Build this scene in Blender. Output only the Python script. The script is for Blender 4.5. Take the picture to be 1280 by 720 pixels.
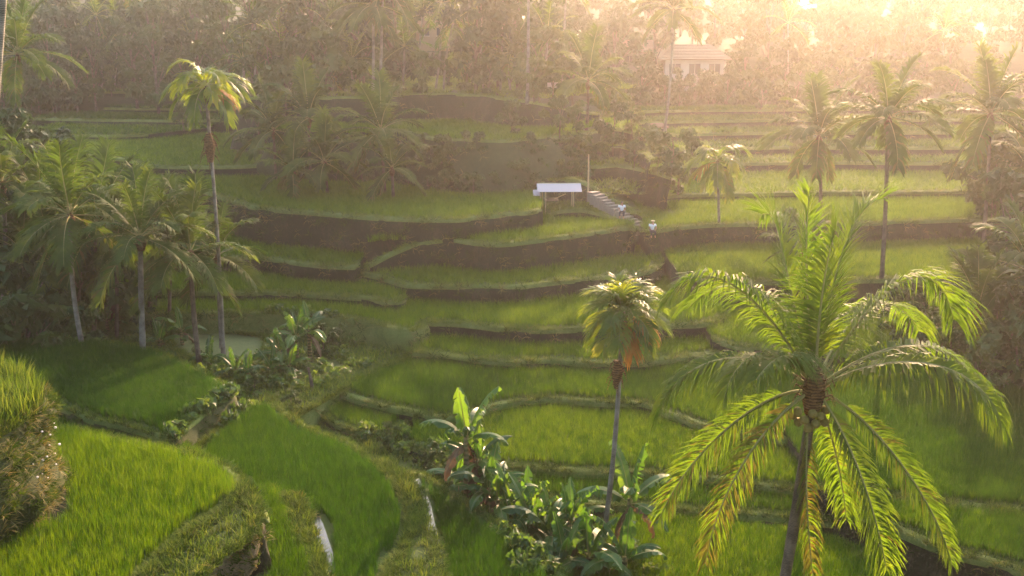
import bpy, math, random
import numpy as np
from mathutils import Vector, Matrix, noise
from mathutils.geometry import tessellate_polygon

random.seed(7)
rng = np.random.default_rng(7)
for o in list(bpy.data.objects):
    bpy.data.objects.remove(o, do_unlink=True)
SC = bpy.context.scene
COL = SC.collection

# ------------------------------------------------------------------ camera
H, F, HORIZON = 18.0, 1280.0, 40.0            # eye height over the valley floor, focal length in pixels, horizon row
PITCH = math.atan((360 - HORIZON) / F)
cam_data = bpy.data.cameras.new('camera')
cam_data.sensor_width = 36.0
cam_data.lens = 36.0
cam_data.clip_start, cam_data.clip_end = 0.1, 5000
cam = bpy.data.objects.new('camera', cam_data)
COL.objects.link(cam)
cam.location = (0, 0, H)
cam.rotation_euler = (math.pi / 2 - PITCH, 0, 0)
SC.camera = cam
SC.render.resolution_x, SC.render.resolution_y = 1024, 576

# ------------------------------------------------------------------ light, sky, exposure, haze
SUN_AZ, SUN_EL = 19.0, 20.5                   # degrees to the right of the view, above the horizon
a, e = math.radians(SUN_AZ), math.radians(SUN_EL)
SUN = Vector((math.sin(a) * math.cos(e), math.cos(a) * math.cos(e), math.sin(e)))
sun_data = bpy.data.lights.new('sun', 'SUN')
sun_data.energy = 3.4
sun_data.angle = math.radians(0.6)
sun_data.color = (1.0, 0.59, 0.36)
sun = bpy.data.objects.new('sun', sun_data)
COL.objects.link(sun)
sun.rotation_euler = SUN.to_track_quat('Z', 'Y').to_euler()
world = bpy.data.worlds.new('World')
SC.world = world
world.use_nodes = True
wn = world.node_tree.nodes
wn.clear()
sky = wn.new('ShaderNodeTexSky')
sky.sky_type = 'NISHITA'
sky.sun_disc = False
sky.sun_elevation = e
sky.sun_rotation = a
sky.dust_density = 3.0
bg = wn.new('ShaderNodeBackground')
bg.inputs['Strength'].default_value = 0.15
wo = wn.new('ShaderNodeOutputWorld')
world.node_tree.links.new(sky.outputs[0], bg.inputs[0])
world.node_tree.links.new(bg.outputs[0], wo.inputs[0])
vs = SC.view_settings
vs.view_transform, vs.look, vs.gamma = 'Standard', 'None', 1.0
vs.exposure = 2.5
vs.use_curve_mapping = False
cy = SC.cycles
cy.use_denoising = True
try:
    cy.denoiser = 'OPENIMAGEDENOISE'
    cy.denoising_input_passes = 'RGB_ALBEDO_NORMAL'
except Exception:
    pass
cy.max_bounces = 6
cy.diffuse_bounces = 2
cy.glossy_bounces = 2
cy.transmission_bounces = 4
cy.transparent_max_bounces = 6
cy.volume_bounces = 1
cy.sample_clamp_indirect = 4.0
HAZE_DENSITY, HAZE_G = 0.00054, 0.82

# ------------------------------------------------------------------ helpers
def ray(x, y):
    u, v = (x - 640) / F, (360 - y) / F
    c, s = math.cos(PITCH), math.sin(PITCH)
    return Vector((u, c + v * s, -s + v * c))

def at(x, y, z=None, d=None):
    """Point of the place seen at photo position (x, y), on height z or at depth d."""
    D = ray(x, y)
    t = (z - H) / D.z if z is not None else d / D.y
    return Vector((D.x * t, D.y * t, H + D.z * t))

def to_px(P):
    c, s = math.cos(PITCH), math.sin(PITCH)
    x, y, z = P[..., 0], P[..., 1], P[..., 2] - H
    f = y * c - z * s
    u = y * s + z * c
    return 640 + F * x / f, 360 - F * u / f, f

def tag(o, label=None, cat=None, group=None, kind=None):
    if label: o['label'] = label
    if cat: o['category'] = cat
    if group: o['group'] = group
    if kind: o['kind'] = kind
    return o

class MB:
    """Collects faces with material slots; build() links them as one mesh object."""
    def __init__(self): self.v, self.f, self.m = [], [], []
    def add(self, verts, faces, mi=0):
        b = len(self.v)
        self.v.extend([tuple(p) for p in verts])
        for f in faces:
            self.f.append(tuple(i + b for i in f)); self.m.append(mi)
    def box(self, c, size, rz=0, mi=0, rx=0):
        M = Matrix.Translation(Vector(c)) @ Matrix.Rotation(rz, 4, 'Z') @ Matrix.Rotation(rx, 4, 'X')
        sx, sy, sz = [q / 2 for q in size]
        vs_ = [M @ Vector((i * sx, j * sy, k * sz)) for k in (-1, 1) for i, j in ((-1, -1), (1, -1), (1, 1), (-1, 1))]
        self.add(vs_, [(3, 2, 1, 0), (4, 5, 6, 7), (0, 1, 5, 4), (1, 2, 6, 5), (2, 3, 7, 6), (3, 0, 4, 7)], mi)
    def tube(self, pts, radii, n=8, mi=0, cap=True):
        rings, up = [], Vector((0.31, 0.17, 0.93))
        pts = [Vector(p) for p in pts]
        for i, p in enumerate(pts):
            t = (pts[min(i + 1, len(pts) - 1)] - pts[max(i - 1, 0)]).normalized()
            if abs(t.dot(up)) > .9: up = Vector((1, 0.2, 0.1))
            s = t.cross(up).normalized(); w = s.cross(t)
            r = radii[i] if hasattr(radii, '__len__') else radii
            rings.append([p + (s * math.cos(q) + w * math.sin(q)) * r for q in [2 * math.pi * k / n for k in range(n)]])
        vs_ = [q for r in rings for q in r]
        fs = [(i * n + k, i * n + (k + 1) % n, (i + 1) * n + (k + 1) % n, (i + 1) * n + k) for i in range(len(rings) - 1) for k in range(n)]
        if cap: fs += [tuple(range(n))[::-1], tuple(range((len(rings) - 1) * n, len(rings) * n))]
        self.add(vs_, fs, mi)
    def mesh(self, name, mats, smooth=False):
        me = bpy.data.meshes.new(name)
        me.from_pydata(self.v, [], self.f)
        for m in (mats if isinstance(mats, (list, tuple)) else [mats]): me.materials.append(m)
        if len(self.f):
            me.polygons.foreach_set('material_index', self.m)
            if smooth: me.polygons.foreach_set('use_smooth', [True] * len(self.f))
        me.update()
        return me
    def build(self, name, mats, parent=None, smooth=False):
        return link(name, self.mesh(name, mats, smooth), parent)

def link(name, me, parent=None):
    o = bpy.data.objects.new(name, me)
    COL.objects.link(o)
    if parent: o.parent = parent
    return o

def empty(name, loc=(0, 0, 0), rz=0):
    o = bpy.data.objects.new(name, None)
    o.empty_display_size = .2
    COL.objects.link(o)
    o.location = loc
    o.rotation_euler.z = rz
    return o

def kids(o): return [c for c in COL.objects if c.parent == o]
KIDS = {}
def copy_tree(o, loc=None, rz=None, sc=None):
    if o.name not in KIDS: KIDS[o.name] = [(c, kids(c)) for c in kids(o)]
    c = o.copy(); COL.objects.link(c)
    for ch, gr in KIDS[o.name]:
        d = ch.copy(); COL.objects.link(d); d.parent = c
        for g in gr:
            h = g.copy(); COL.objects.link(h); h.parent = d
    if loc is not None: c.location = loc
    if rz is not None: c.rotation_euler.z = rz
    if sc is not None: c.scale = (sc, sc, sc)
    return c

# ------------------------------------------------------------------ materials
def nodes(name):
    m = bpy.data.materials.new(name)
    m.use_nodes = True
    nt = m.node_tree
    nt.nodes.clear()
    out = nt.nodes.new('ShaderNodeOutputMaterial')
    def N(t, **k):
        n = nt.nodes.new(t)
        for q, v in k.items():
            if q in n.inputs: n.inputs[q].default_value = v
            else: setattr(n, q, v)
        return n
    L = nt.links.new
    return m, nt, N, L, out

def ramp(N, stops):
    r = N('ShaderNodeValToRGB')
    cr = r.color_ramp
    while len(cr.elements) < len(stops): cr.elements.new(0.5)
    for el, (p, c) in zip(cr.elements, stops):
        el.position = p; el.color = (*c, 1)
    return r

def leaf_mat(name, cols, trans=0.45, tcol=None, rough=0.45, spec=0.4, scale=3.0, per_instance=True):
    """Leaf: reflecting and translucent, with colour that varies from plant to plant and along the leaf."""
    m, nt, N, L, out = nodes(name)
    oi = N('ShaderNodeObjectInfo')
    tc = N('ShaderNodeTexCoord')
    nz = N('ShaderNodeTexNoise', Scale=scale, Detail=3.0)
    L(tc.outputs['Object'], nz.inputs['Vector'])
    mx = N('ShaderNodeMath', operation='MULTIPLY_ADD')
    L(oi.outputs['Random'], mx.inputs[0]); mx.inputs[1].default_value = .45 if per_instance else 0.0
    L(nz.outputs[0], mx.inputs[2])
    sb = N('ShaderNodeMath', operation='SUBTRACT'); L(mx.outputs[0], sb.inputs[0]); sb.inputs[1].default_value = .22 if per_instance else 0
    r = ramp(N, cols)
    L(sb.outputs[0], r.inputs[0])
    p = N('ShaderNodeBsdfPrincipled', Roughness=rough)
    p.inputs['Specular IOR Level'].default_value = spec
    L(r.outputs[0], p.inputs['Base Color'])
    t = N('ShaderNodeBsdfTranslucent')
    hs = N('ShaderNodeMixRGB', blend_type='MULTIPLY'); hs.inputs[0].default_value = 1.0
    L(r.outputs[0], hs.inputs[1]); hs.inputs[2].default_value = (*(tcol or (2.2, 1.9, .8)), 1)
    L(hs.outputs[0], t.inputs[0])
    mix = N('ShaderNodeMixShader'); mix.inputs[0].default_value = trans
    L(p.outputs[0], mix.inputs[1]); L(t.outputs[0], mix.inputs[2])
    L(mix.outputs[0], out.inputs[0])
    return m

def ground_mat(name, cols, scale=1.0, bump=0.4, stretch=(1, 1, 1), rough=.9, detail=8.0, fine=9.0, bdist=.06):
    m, nt, N, L, out = nodes(name)
    tc = N('ShaderNodeTexCoord')
    mp = N('ShaderNodeMapping'); mp.inputs['Scale'].default_value = stretch
    L(tc.outputs['Object'], mp.inputs[0])
    n1 = N('ShaderNodeTexNoise', Scale=scale, Detail=detail, Roughness=.65)
    n2 = N('ShaderNodeTexNoise', Scale=scale * fine, Detail=5.0, Roughness=.7)
    L(mp.outputs[0], n1.inputs['Vector']); L(mp.outputs[0], n2.inputs['Vector'])
    ad = N('ShaderNodeMath', operation='MULTIPLY_ADD'); ad.inputs[1].default_value = .45
    L(n2.outputs[0], ad.inputs[0])
    s2 = N('ShaderNodeMath', operation='MULTIPLY'); s2.inputs[1].default_value = .6; L(n1.outputs[0], s2.inputs[0])
    L(s2.outputs[0], ad.inputs[2])
    r = ramp(N, cols); L(ad.outputs[0], r.inputs[0])
    p = N('ShaderNodeBsdfPrincipled', Roughness=rough)
    p.inputs['Specular IOR Level'].default_value = .2
    L(r.outputs[0], p.inputs['Base Color'])
    b = N('ShaderNodeBump', Strength=bump, Distance=bdist); L(ad.outputs[0], b.inputs['Height']); L(b.outputs[0], p.inputs['Normal'])
    L(p.outputs[0], out.inputs[0])
    return m

M = {}
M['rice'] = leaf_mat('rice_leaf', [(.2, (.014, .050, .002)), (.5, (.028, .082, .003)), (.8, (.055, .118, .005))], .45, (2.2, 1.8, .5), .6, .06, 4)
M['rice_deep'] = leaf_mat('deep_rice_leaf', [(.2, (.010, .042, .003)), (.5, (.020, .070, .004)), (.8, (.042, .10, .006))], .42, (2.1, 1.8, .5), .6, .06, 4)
M['rice_light'] = leaf_mat('light_rice_leaf', [(.2, (.034, .082, .003)), (.5, (.058, .125, .005)), (.8, (.095, .165, .009))], .45, (2.2, 1.8, .5), .6, .06, 4)  # paler blades; haze and sunlight on mid and near beds painted in with these
M['grass'] = leaf_mat('bund_grass', [(.2, (.045, .09, .010)), (.5, (.085, .135, .016)), (.85, (.16, .185, .035))], .4, (1.6, 1.5, .7), .75, .06, 4)
M['dry_grass'] = leaf_mat('dry_grass', [(.2, (.08, .085, .02)), (.5, (.15, .13, .04)), (.85, (.27, .21, .08))], .35, (1.3, 1.2, .7), .7, .2, 4)
M['bank_leaf'] = leaf_mat('bank_grass', [(.2, (.018, .042, .005)), (.5, (.036, .066, .008)), (.85, (.075, .095, .018))], .3, (1.6, 1.5, .6), .8, .04, 3)
M['weed'] = leaf_mat('weed_leaf', [(.2, (.025, .06, .012)), (.5, (.05, .10, .018)), (.85, (.10, .15, .03))], .4, (2.0, 1.8, .8), .5, .35, 3)
M['paddy'] = ground_mat('paddy_soil', [(.3, (.025, .045, .008)), (.55, (.045, .075, .012)), (.8, (.07, .09, .02))], 1.5, .5)
M['bund'] = ground_mat('grassy_bund', [(.3, (.05, .08, .014)), (.5, (.10, .14, .028)), (.75, (.18, .20, .06))], 1.6, 1.0, bdist=.1)
M['bank'] = ground_mat('mossy_bank', [(.3, (.02, .03, .008)), (.5, (.045, .058, .016)), (.7, (.075, .07, .025)), (.85, (.11, .12, .035))], 1.4, 1.0, bdist=.15)
M['earth'] = ground_mat('terrace_earth', [(.28, (.008, .009, .005)), (.42, (.028, .025, .014)), (.52, (.016, .022, .007)), (.62, (.045, .037, .020)), (.8, (.06, .062, .025))], 1.1, .9, (1, 1, .5), bdist=.2)
M['meadow'] = ground_mat('meadow', [(.3, (.022, .045, .007)), (.5, (.042, .068, .011)), (.75, (.08, .085, .022))], .7, .8)
M['dry_bank'] = ground_mat('dry_bank', [(.25, (.03, .026, .014)), (.42, (.11, .09, .05)), (.6, (.20, .16, .10)), (.8, (.30, .25, .16))], 1.1, 1.0, bdist=.2)
M['hill'] = ground_mat('forest_floor', [(.3, (.02, .03, .01)), (.55, (.045, .055, .018)), (.8, (.08, .075, .03))], .4, .8)
M['bare'] = ground_mat('pale_mud', [(.3, (.055, .08, .02)), (.5, (.09, .115, .035)), (.75, (.135, .15, .06))], .8, .4)
M['frond'] = leaf_mat('coconut_leaflet', [(.2, (.04, .075, .012)), (.5, (.07, .11, .015)), (.85, (.11, .13, .02))], .58, (1.7, 1.8, .36), .6, .16, 1.3, False)
M['frond_old'] = leaf_mat('old_coconut_leaflet', [(.25, (.05, .07, .014)), (.5, (.09, .09, .02)), (.8, (.13, .09, .03))], .4, (1.6, 1.4, .5), .6, .25, 2.0, False)
M['frond_dark'] = leaf_mat('valley_palm_leaflet', [(.2, (.028, .055, .01)), (.5, (.048, .082, .014)), (.85, (.085, .115, .022))], .42, (1.7, 1.7, .6), .65, .12, 1.5)
M['frond_dead'] = leaf_mat('dead_frond', [(.2, (.16, .07, .015)), (.5, (.30, .14, .03)), (.85, (.42, .24, .07))], .35, (1.5, 1.3, .7), .7, .2, 2)
M['fan'] = leaf_mat('feather_leaf', [(.2, (.05, .09, .015)), (.5, (.085, .13, .02)), (.85, (.16, .18, .03))], .5, (2.1, 1.9, .5), .5, .25, 2)
M['rachis'] = ground_mat('frond_rib', [(.3, (.16, .17, .05)), (.6, (.26, .24, .09)), (.8, (.34, .28, .12))], 2.0, .2)
M['banana'] = leaf_mat('banana_leaf', [(.2, (.028, .075, .015)), (.5, (.05, .115, .02)), (.85, (.10, .17, .03))], .42, (1.9, 1.8, .5), .42, .4, 1.5)
M['banana_dead'] = leaf_mat('dead_banana_leaf', [(.2, (.05, .032, .018)), (.5, (.10, .066, .036)), (.85, (.17, .12, .065))], .2, (1.1, 1.0, .8), .8, .2, 3)
M['tree'] = leaf_mat('forest_leaf', [(.2, (.014, .035, .008)), (.5, (.03, .058, .012)), (.85, (.06, .085, .02))], .16, (1.6, 1.5, .8), .6, .2, .8)
M['shrub'] = leaf_mat('shrub_leaf', [(.2, (.018, .04, .009)), (.5, (.04, .07, .014)), (.85, (.085, .105, .028))], .22, (1.7, 1.6, .8), .6, .2, 1.2)
M['water'] = None
m, nt, N, L, out = nodes('paddy_water')
p = N('ShaderNodeBsdfPrincipled', Roughness=.06); p.inputs['Base Color'].default_value = (.03, .035, .025, 1); p.inputs['IOR'].default_value = 1.33
nz = N('ShaderNodeTexNoise', Scale=6.0, Detail=2.0); b = N('ShaderNodeBump', Strength=.05, Distance=.02)
L(nz.outputs[0], b.inputs['Height']); L(b.outputs[0], p.inputs['Normal']); L(p.outputs[0], out.inputs[0])
M['water'] = m

def bark_mat(name, cols, rings=9.0, scale=3.0):
    m, nt, N, L, out = nodes(name)
    tc = N('ShaderNodeTexCoord')
    w = N('ShaderNodeTexWave', Scale=rings, Distortion=3.5, Detail=3.0); w.bands_direction = 'Z'
    w.inputs['Detail Scale'].default_value = 2.0
    L(tc.outputs['Object'], w.inputs['Vector'])
    n = N('ShaderNodeTexNoise', Scale=scale, Detail=6.0); L(tc.outputs['Object'], n.inputs['Vector'])
    mx = N('ShaderNodeMath', operation='MULTIPLY_ADD'); L(w.outputs[1], mx.inputs[0]); mx.inputs[1].default_value = .3; 
    s2 = N('ShaderNodeMath', operation='MULTIPLY'); s2.inputs[1].default_value = .75; L(n.outputs[0], s2.inputs[0]); L(s2.outputs[0], mx.inputs[2])
    r = ramp(N, cols); L(mx.outputs[0], r.inputs[0])
    p = N('ShaderNodeBsdfPrincipled', Roughness=.9); p.inputs['Specular IOR Level'].default_value = .08; L(r.outputs[0], p.inputs['Base Color'])
    b = N('ShaderNodeBump', Strength=.6, Distance=.03); L(mx.outputs[0], b.inputs['Height']); L(b.outputs[0], p.inputs['Normal'])
    L(p.outputs[0], out.inputs[0])
    return m
M['bark_pale'] = bark_mat('pale_palm_bark', [(.3, (.06, .055, .042)), (.5, (.15, .135, .105)), (.75, (.27, .245, .20))])
M['bark_dark'] = bark_mat('dark_palm_bark', [(.3, (.035, .028, .02)), (.5, (.09, .07, .05)), (.75, (.19, .15, .10))])
M['fibre'] = bark_mat('palm_fibre', [(.3, (.04, .022, .01)), (.5, (.10, .055, .025)), (.75, (.20, .12, .05))], 4, 9)
M['pseudostem'] = bark_mat('banana_stem', [(.3, (.05, .06, .02)), (.5, (.12, .11, .04)), (.75, (.20, .15, .07))], 2, 4)
M['nut'] = ground_mat('coconut_husk', [(.3, (.10, .09, .02)), (.55, (.20, .16, .04)), (.8, (.28, .20, .07))], 3, .2)

def plain(name, col, rough=.7, scale=6, var=.25, bump=.15):
    lo = tuple(c * (1 - var) for c in col); hi = tuple(min(1, c * (1 + var)) for c in col)
    return ground_mat(name, [(.3, lo), (.52, col), (.8, hi)], scale, bump, rough=rough, bdist=.02)
M['tin'] = plain('white_roof_sheet', (.44, .37, .35), .8, 3, .08)
M['timber'] = plain('weathered_timber', (.22, .16, .10))
M['bamboo'] = plain('bamboo_pole', (.42, .34, .18))
M['plaster'] = plain('pale_plaster', (.34, .30, .25), .8, 2, .12)
M['tile'] = plain('clay_roof_tile', (.20, .13, .09), .8, 4, .3)
M['dark_glass'] = plain('dark_window', (.04, .04, .045), .2, 2, .1)
M['stone'] = plain('step_stone', (.20, .17, .13), .85, 3, .3, .4)
M['skin'] = plain('brown_skin', (.30, .16, .09), .6, 3, .1)
M['shirt'] = plain('white_shirt', (.8, .79, .78), .8, 3, .05)
M['trousers'] = plain('dark_cloth', (.05, .045, .05), .9, 3, .2)
M['hat'] = plain('straw_hat', (.5, .4, .22), .8, 8, .2)
M['flower'] = plain('pale_flower', (.75, .68, .6), .7, 5, .1)

# ------------------------------------------------------------------ terrain
def base_z(x, y):
    ks = [(-60, 34), (0, 15.4), (22, 1.5), (30, -.7), (45, -.6), (62, .6), (80, 3.8), (96, 5.6), (118, 7.0), (126, 9.0), (140, 13.0), (165, 19), (205, 28), (300, 40), (900, 60)]
    for (a0, z0), (a1, z1) in zip(ks, ks[1:]):
        if y <= a1:
            t = max(0, (y - a0) / (a1 - a0)); z = z0 + (z1 - z0) * t; break
    else: z = ks[-1][1]
    side = max(0.0, abs(x - 4) - 34 - max(0, y) * .33)
    z += min(22, side * .32)
    f = min(1, max(0, (y - 92) / 20)) + min(1, side / 10)
    return z + noise.fractal(Vector((x, y, 3)) * .04, .9, 2.1, 4) * 1.2 * min(1, f + .05)

def terrain():
    xs = np.concatenate([np.linspace(-700, -130, 20), np.linspace(-124, 124, 83), np.linspace(130, 700, 20)])
    ys = np.concatenate([np.linspace(-60, 0, 11), np.linspace(2.5, 230, 92), np.linspace(245, 900, 24)])
    v = [(x, y, base_z(x, y)) for y in ys for x in xs]
    n = len(xs)
    f = [(j * n + i, j * n + i + 1, (j + 1) * n + i + 1, (j + 1) * n + i) for j in range(len(ys) - 1) for i in range(n - 1)]
    mb = MB(); mb.add(v, f)
    return tag(mb.build('ground', M['hill'], smooth=True), kind='structure')
terrain()

def catmull(P, step):
    P = [np.array(p, float) for p in P]
    out = []
    for i in range(len(P) - 1):
        p0, p1, p2, p3 = P[max(i - 1, 0)], P[i], P[i + 1], P[min(i + 2, len(P) - 1)]
        n = max(1, int(np.linalg.norm((p2 - p1)[:2]) / step))
        for k in range(n):
            t = k / n
            q = .5 * (2 * p1 + (p2 - p0) * t + (2 * p0 - 5 * p1 + 4 * p2 - p3) * t * t + (3 * p1 - p0 - 3 * p2 + p3) * t ** 3)
            lin = p1 + (p2 - p1) * t
            out.append(.6 * q + .4 * lin)
    out.append(P[-1])
    return np.array(out)

SLABS = {}
def solve_z(x, yl, yb, zb, batter=.12):
    P = at(x, yb, z=zb); h = 1.0
    for _ in range(4):
        z = at(x, yl, d=P.y + batter * h).z; h = z - zb
    return z

def slab(key, lip, z=None, ref=None, back=14, ex=(0, 0), skirt=3.0, crop='rice', bund=.3, batter=.12, closed=False,
         earth='earth', cap='paddy', name='rice_terrace', plan=None, bund_h=.06, step=None, lump=.16, rice_h=.42, gap=None):
    """One terrace: a level bed whose lip is traced on the bed's own height, a grassy bund along the lip, a rough earth riser below."""
    if z is None: z = solve_z(*ref, batter=batter)
    pts = [at(p[0], p[1], z=p[2] if len(p) > 2 else z) for p in lip] if plan is None else [Vector((p[0], p[1], z)) for p in plan]
    dist = np.mean([p.y for p in pts])
    step = step or (.28 if dist < 50 else .4 if dist < 72 else .8)
    if closed: pts = pts + [pts[0]]
    L3 = catmull(pts, step)
    for i, p in enumerate(L3):
        if 0 < i < len(L3) - 1:
            w = noise.noise_vector(Vector((p[0] * .9, p[1] * .9, z * 3)))
            p[0] += w.x * .09; p[1] += w.y * .09
    if closed: L3 = L3[:-1]
    n = len(L3)
    if closed:
        T = np.roll(L3, -1, 0) - np.roll(L3, 1, 0)
    else:
        T = np.gradient(L3, axis=0)
    T = T[:, :2] / np.maximum(1e-6, np.linalg.norm(T[:, :2], axis=1))[:, None]
    O = np.stack([T[:, 1], -T[:, 0]], 1)
    ring = L3.copy()
    if not closed:
        k = L3[-1] + [ex[1], 0, 0]; q = L3[0] - [ex[0], 0, 0]
        e1, e2 = [k + [0, back * .5, 0], k + [0, back, 0]], [q + [0, back, 0], q + [0, back * .5, 0]]
        poly = np.vstack([L3, e1, e2])
    else: poly = L3
    mb = MB()
    tris = tessellate_polygon([[Vector((p[0], p[1], 0)) for p in poly]])
    cv = [tuple(p) for p in poly]
    fs = []
    for t in tris:
        A, B, C = [np.array(cv[i][:2]) for i in t]
        cr = (B[0] - A[0]) * (C[1] - A[1]) - (B[1] - A[1]) * (C[0] - A[0])
        if abs(cr) > 1e-7: fs.append(t if cr > 0 else t[::-1])
    mb.add(cv, fs, 0)
    def strip(rows, mi, loop):
        m_ = len(rows[0]); b = [tuple(p) for r in rows for p in r]
        fs = []
        for j in range(len(rows) - 1):
            for i in range(m_ if loop else m_ - 1):
                i2 = (i + 1) % m_
                fs.append((j * m_ + i, (j + 1) * m_ + i, (j + 1) * m_ + i2, j * m_ + i2))
        mb.add(b, fs, mi)
    off = lambda P, d, dz: np.column_stack([P[:, 0] + O[:, 0] * d, P[:, 1] + O[:, 1] * d, P[:, 2] + dz])
    if bund:
        bh = bund_h * (1 + .5 * np.array([noise.noise(Vector((p[0] * .7, p[1] * .7, 9))) for p in L3]))
        bw = bund * (1 + .35 * np.array([noise.noise(Vector((p[0] * .5, p[1] * .5, 4))) for p in L3]))
        offv = lambda d, dz: np.column_stack([L3[:, 0] + O[:, 0] * d, L3[:, 1] + O[:, 1] * d, L3[:, 2] + dz])
        strip([offv(-bw - .14, -.03), offv(-bw, bh * .9), offv(-bw * .5, bh * 1.25), offv(-.04, bh * .9), offv(.08, bh * .1), offv(.11, -.2)], 1, closed)
    wall = L3 if closed else np.vstack([[poly[-1]], L3, [poly[n]]])
    WO = O if closed else np.vstack([[-1, 0], O, [1, 0]])
    rows = []
    nr = max(4, int(skirt / .32)) if dist < 75 else max(3, int(skirt / .7))
    for r in range(nr + 1):
        h = skirt * r / nr
        row = []
        for i, p in enumerate(wall):
            nz = noise.fractal(Vector((p[0] * .55, p[1] * .55, (p[2] - h) * .8)), .8, 2.1, 4) * lump if r else 0
            d = .05 + batter * h + nz + (.05 if r else 0)
            row.append((p[0] + WO[i][0] * d, p[1] + WO[i][1] * d, p[2] - h - .02))
        rows.append(row)
    strip(rows, 2, closed)
    o = mb.build(name, [M[cap], M['bund'], M[earth]], smooth=False)
    o.data.polygons.foreach_set('use_smooth', [mi != 0 for mi in mb.m])
    tag(o, kind='structure')
    SLABS[key] = dict(poly=poly[:, :2], lip=L3, O=O, z=float(z), crop=crop, bund=bund, closed=closed, dist=dist, rice_h=rice_h, gap=gap, skirt=skirt, batter=batter, lump=lump)
    return o

# --- right-hand and middle flight, from the valley floor upwards
slab('F0', [(640, 722), (700, 690), (760, 655), (800, 645), (870, 652), (950, 662), (1030, 674), (1075, 690), (1110, 716), (1150, 760), (1150, 900), (640, 900)][::-1], z=0, closed=True, bund=0, skirt=.9)
slab('F1', [(600, 612), (640, 619), (700, 627), (760, 632), (850, 638), (930, 643), (1000, 650), (1070, 656)], ref=(850, 637, 645, 0), back=7, ex=(0, 3))
slab('R1', [(1050, 636), (1085, 646), (1122, 662), (1155, 677), (1190, 691), (1235, 702), (1280, 714), (1380, 736)], z=.95, back=9, ex=(0, 4), lump=.25)
slab('F2', [(512, 558), (540, 567), (600, 579), (660, 585), (720, 590), (800, 593), (860, 597), (920, 603), (980, 611), (1050, 619)], ref=(800, 592, 603, SLABS['F1']['z']), back=9, ex=(0, 3))
slab('R2', [(1030, 612), (1090, 620), (1165, 628), (1200, 632), (1240, 636), (1280, 639), (1380, 648)], z=1.15, back=17, ex=(0, 6))
ZPATH = .35
slab('path', [(375, 520), (400, 560), (470, 600), (510, 640), (560, 690), (610, 640), (620, 600), (600, 560), (560, 520), (420, 492)], z=ZPATH, closed=True, crop='grass', bund=0, cap='meadow', earth='bund', skirt=1.0, name='footpath')
slab('N6', [(384, 506), (400, 517), (420, 530), (448, 540), (470, 541), (496, 534), (514, 524), (500, 512), (450, 498), (420, 494)], z=.62, closed=True, earth='bank', skirt=.9, bund=.2)
slab('F3', [(418, 489), (448, 500), (480, 508), (510, 514), (545, 522), (578, 520), (605, 513), (630, 506), (655, 501), (685, 498.5), (720, 500.5), (760, 503.5), (803, 505.5), (820, 511), (845, 521), (875, 531), (905, 538), (960, 548), (1040, 556)],
     ref=(690, 499, 510, SLABS['F2']['z']), back=10, ex=(0, 4))
slab('F4', [(515, 441), (540, 442), (560, 445), (600, 450), (640, 453), (672, 451.5), (700, 450), (720, 453.5), (770, 455.5), (805, 454), (840, 448.5), (872, 445), (905, 441), (950, 437)],
     ref=(640, 452, 463, SLABS['F3']['z']), back=9, ex=(0, 3), bund=.45)
slab('F5', [(486, 384), (500, 391), (514, 399), (532, 403), (560, 403.5), (590, 406), (620, 410), (650, 412), (690, 412.5), (740, 410.5), (800, 408), (845, 406.5), (875, 405.5), (895, 402), (906, 396)],
     ref=(680, 412, 431, SLABS['F4']['z']), back=11)
slab('RC', [(892, 424), (920, 432), (960, 436), (1040, 440), (1120, 448), (1200, 452), (1280, 456), (1400, 462)], z=SLABS['F5']['z'] - .3, back=16, ex=(0, 6), lump=.3)
slab('F6', [(446, 340), (460, 343), (475, 346), (490, 351), (503, 355), (520, 357), (560, 357.5), (600, 358.5), (640, 358.5), (665, 356), (700, 351.5), (740, 348), (775, 344.5), (800, 341), (818, 336), (829, 325)],
     ref=(640, 358, 380, SLABS['F5']['z']), back=11)
slab('RB', [(850, 344), (880, 350), (930, 352), (1000, 352), (1080, 350), (1150, 349), (1230, 350), (1300, 351), (1420, 354)], z=3.55, back=14, ex=(0, 8), skirt=3.5)
z7 = solve_z(640, 304, 341, SLABS['F6']['z'])
slab('F7', [(462, 331, z7 - 1.35), (485, 319, z7 - .85), (510, 308, z7 - .4), (540, 301, z7 - .1), (567, 299, z7), (590, 303, z7), (615, 305, z7), (640, 304, z7), (680, 299, z7), (720, 293.5, z7), (760, 288, z7), (788, 284, z7), (797, 287, z7)],
     z=z7, back=12, skirt=3.6)
slab('RA', [(806, 291), (825, 287), (850, 284), (880, 281.5), (920, 280), (960, 280), (1040, 280), (1080, 279), (1130, 277), (1180, 275), (1224, 274), (1300, 272), (1420, 270)], ref=(900, 281, 308, 3.55), back=16, ex=(0, 12), skirt=3.4)

# --- left-hand flight
ZL0 = 1.2
slab('L0', [(150, 474), (230, 490), (290, 500), (330, 512), (372, 520), (420, 492), (470, 462), (520, 446), (560, 430), (520, 412), (440, 400), (330, 396), (180, 396), (60, 400), (0, 420), (0, 450)], z=ZL0, closed=True, crop='grass', bund=0, cap='meadow', earth='bund', skirt=1.6, name='meadow_bank')
slab('mud', [(205, 424), (232, 446), (270, 452), (318, 452), (334, 436), (330, 421), (280, 416), (220, 416)], z=ZL0 + .04, closed=True, crop=None, bund=0, cap='bare', earth='bare', skirt=.2, name='muddy_paddy', lump=.02)
slab('L1a', [(-120, 398), (0, 396), (120, 394), (190, 392.5), (240, 392), (300, 391.5), (350, 393), (390, 395), (430, 398.5), (460, 403), (480, 408), (500, 412.5), (517, 413.5), (528, 410), (532, 404)], ref=(300, 391.5, 417, ZL0), back=10, batter=.2, earth='bund', lump=.25)
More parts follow.
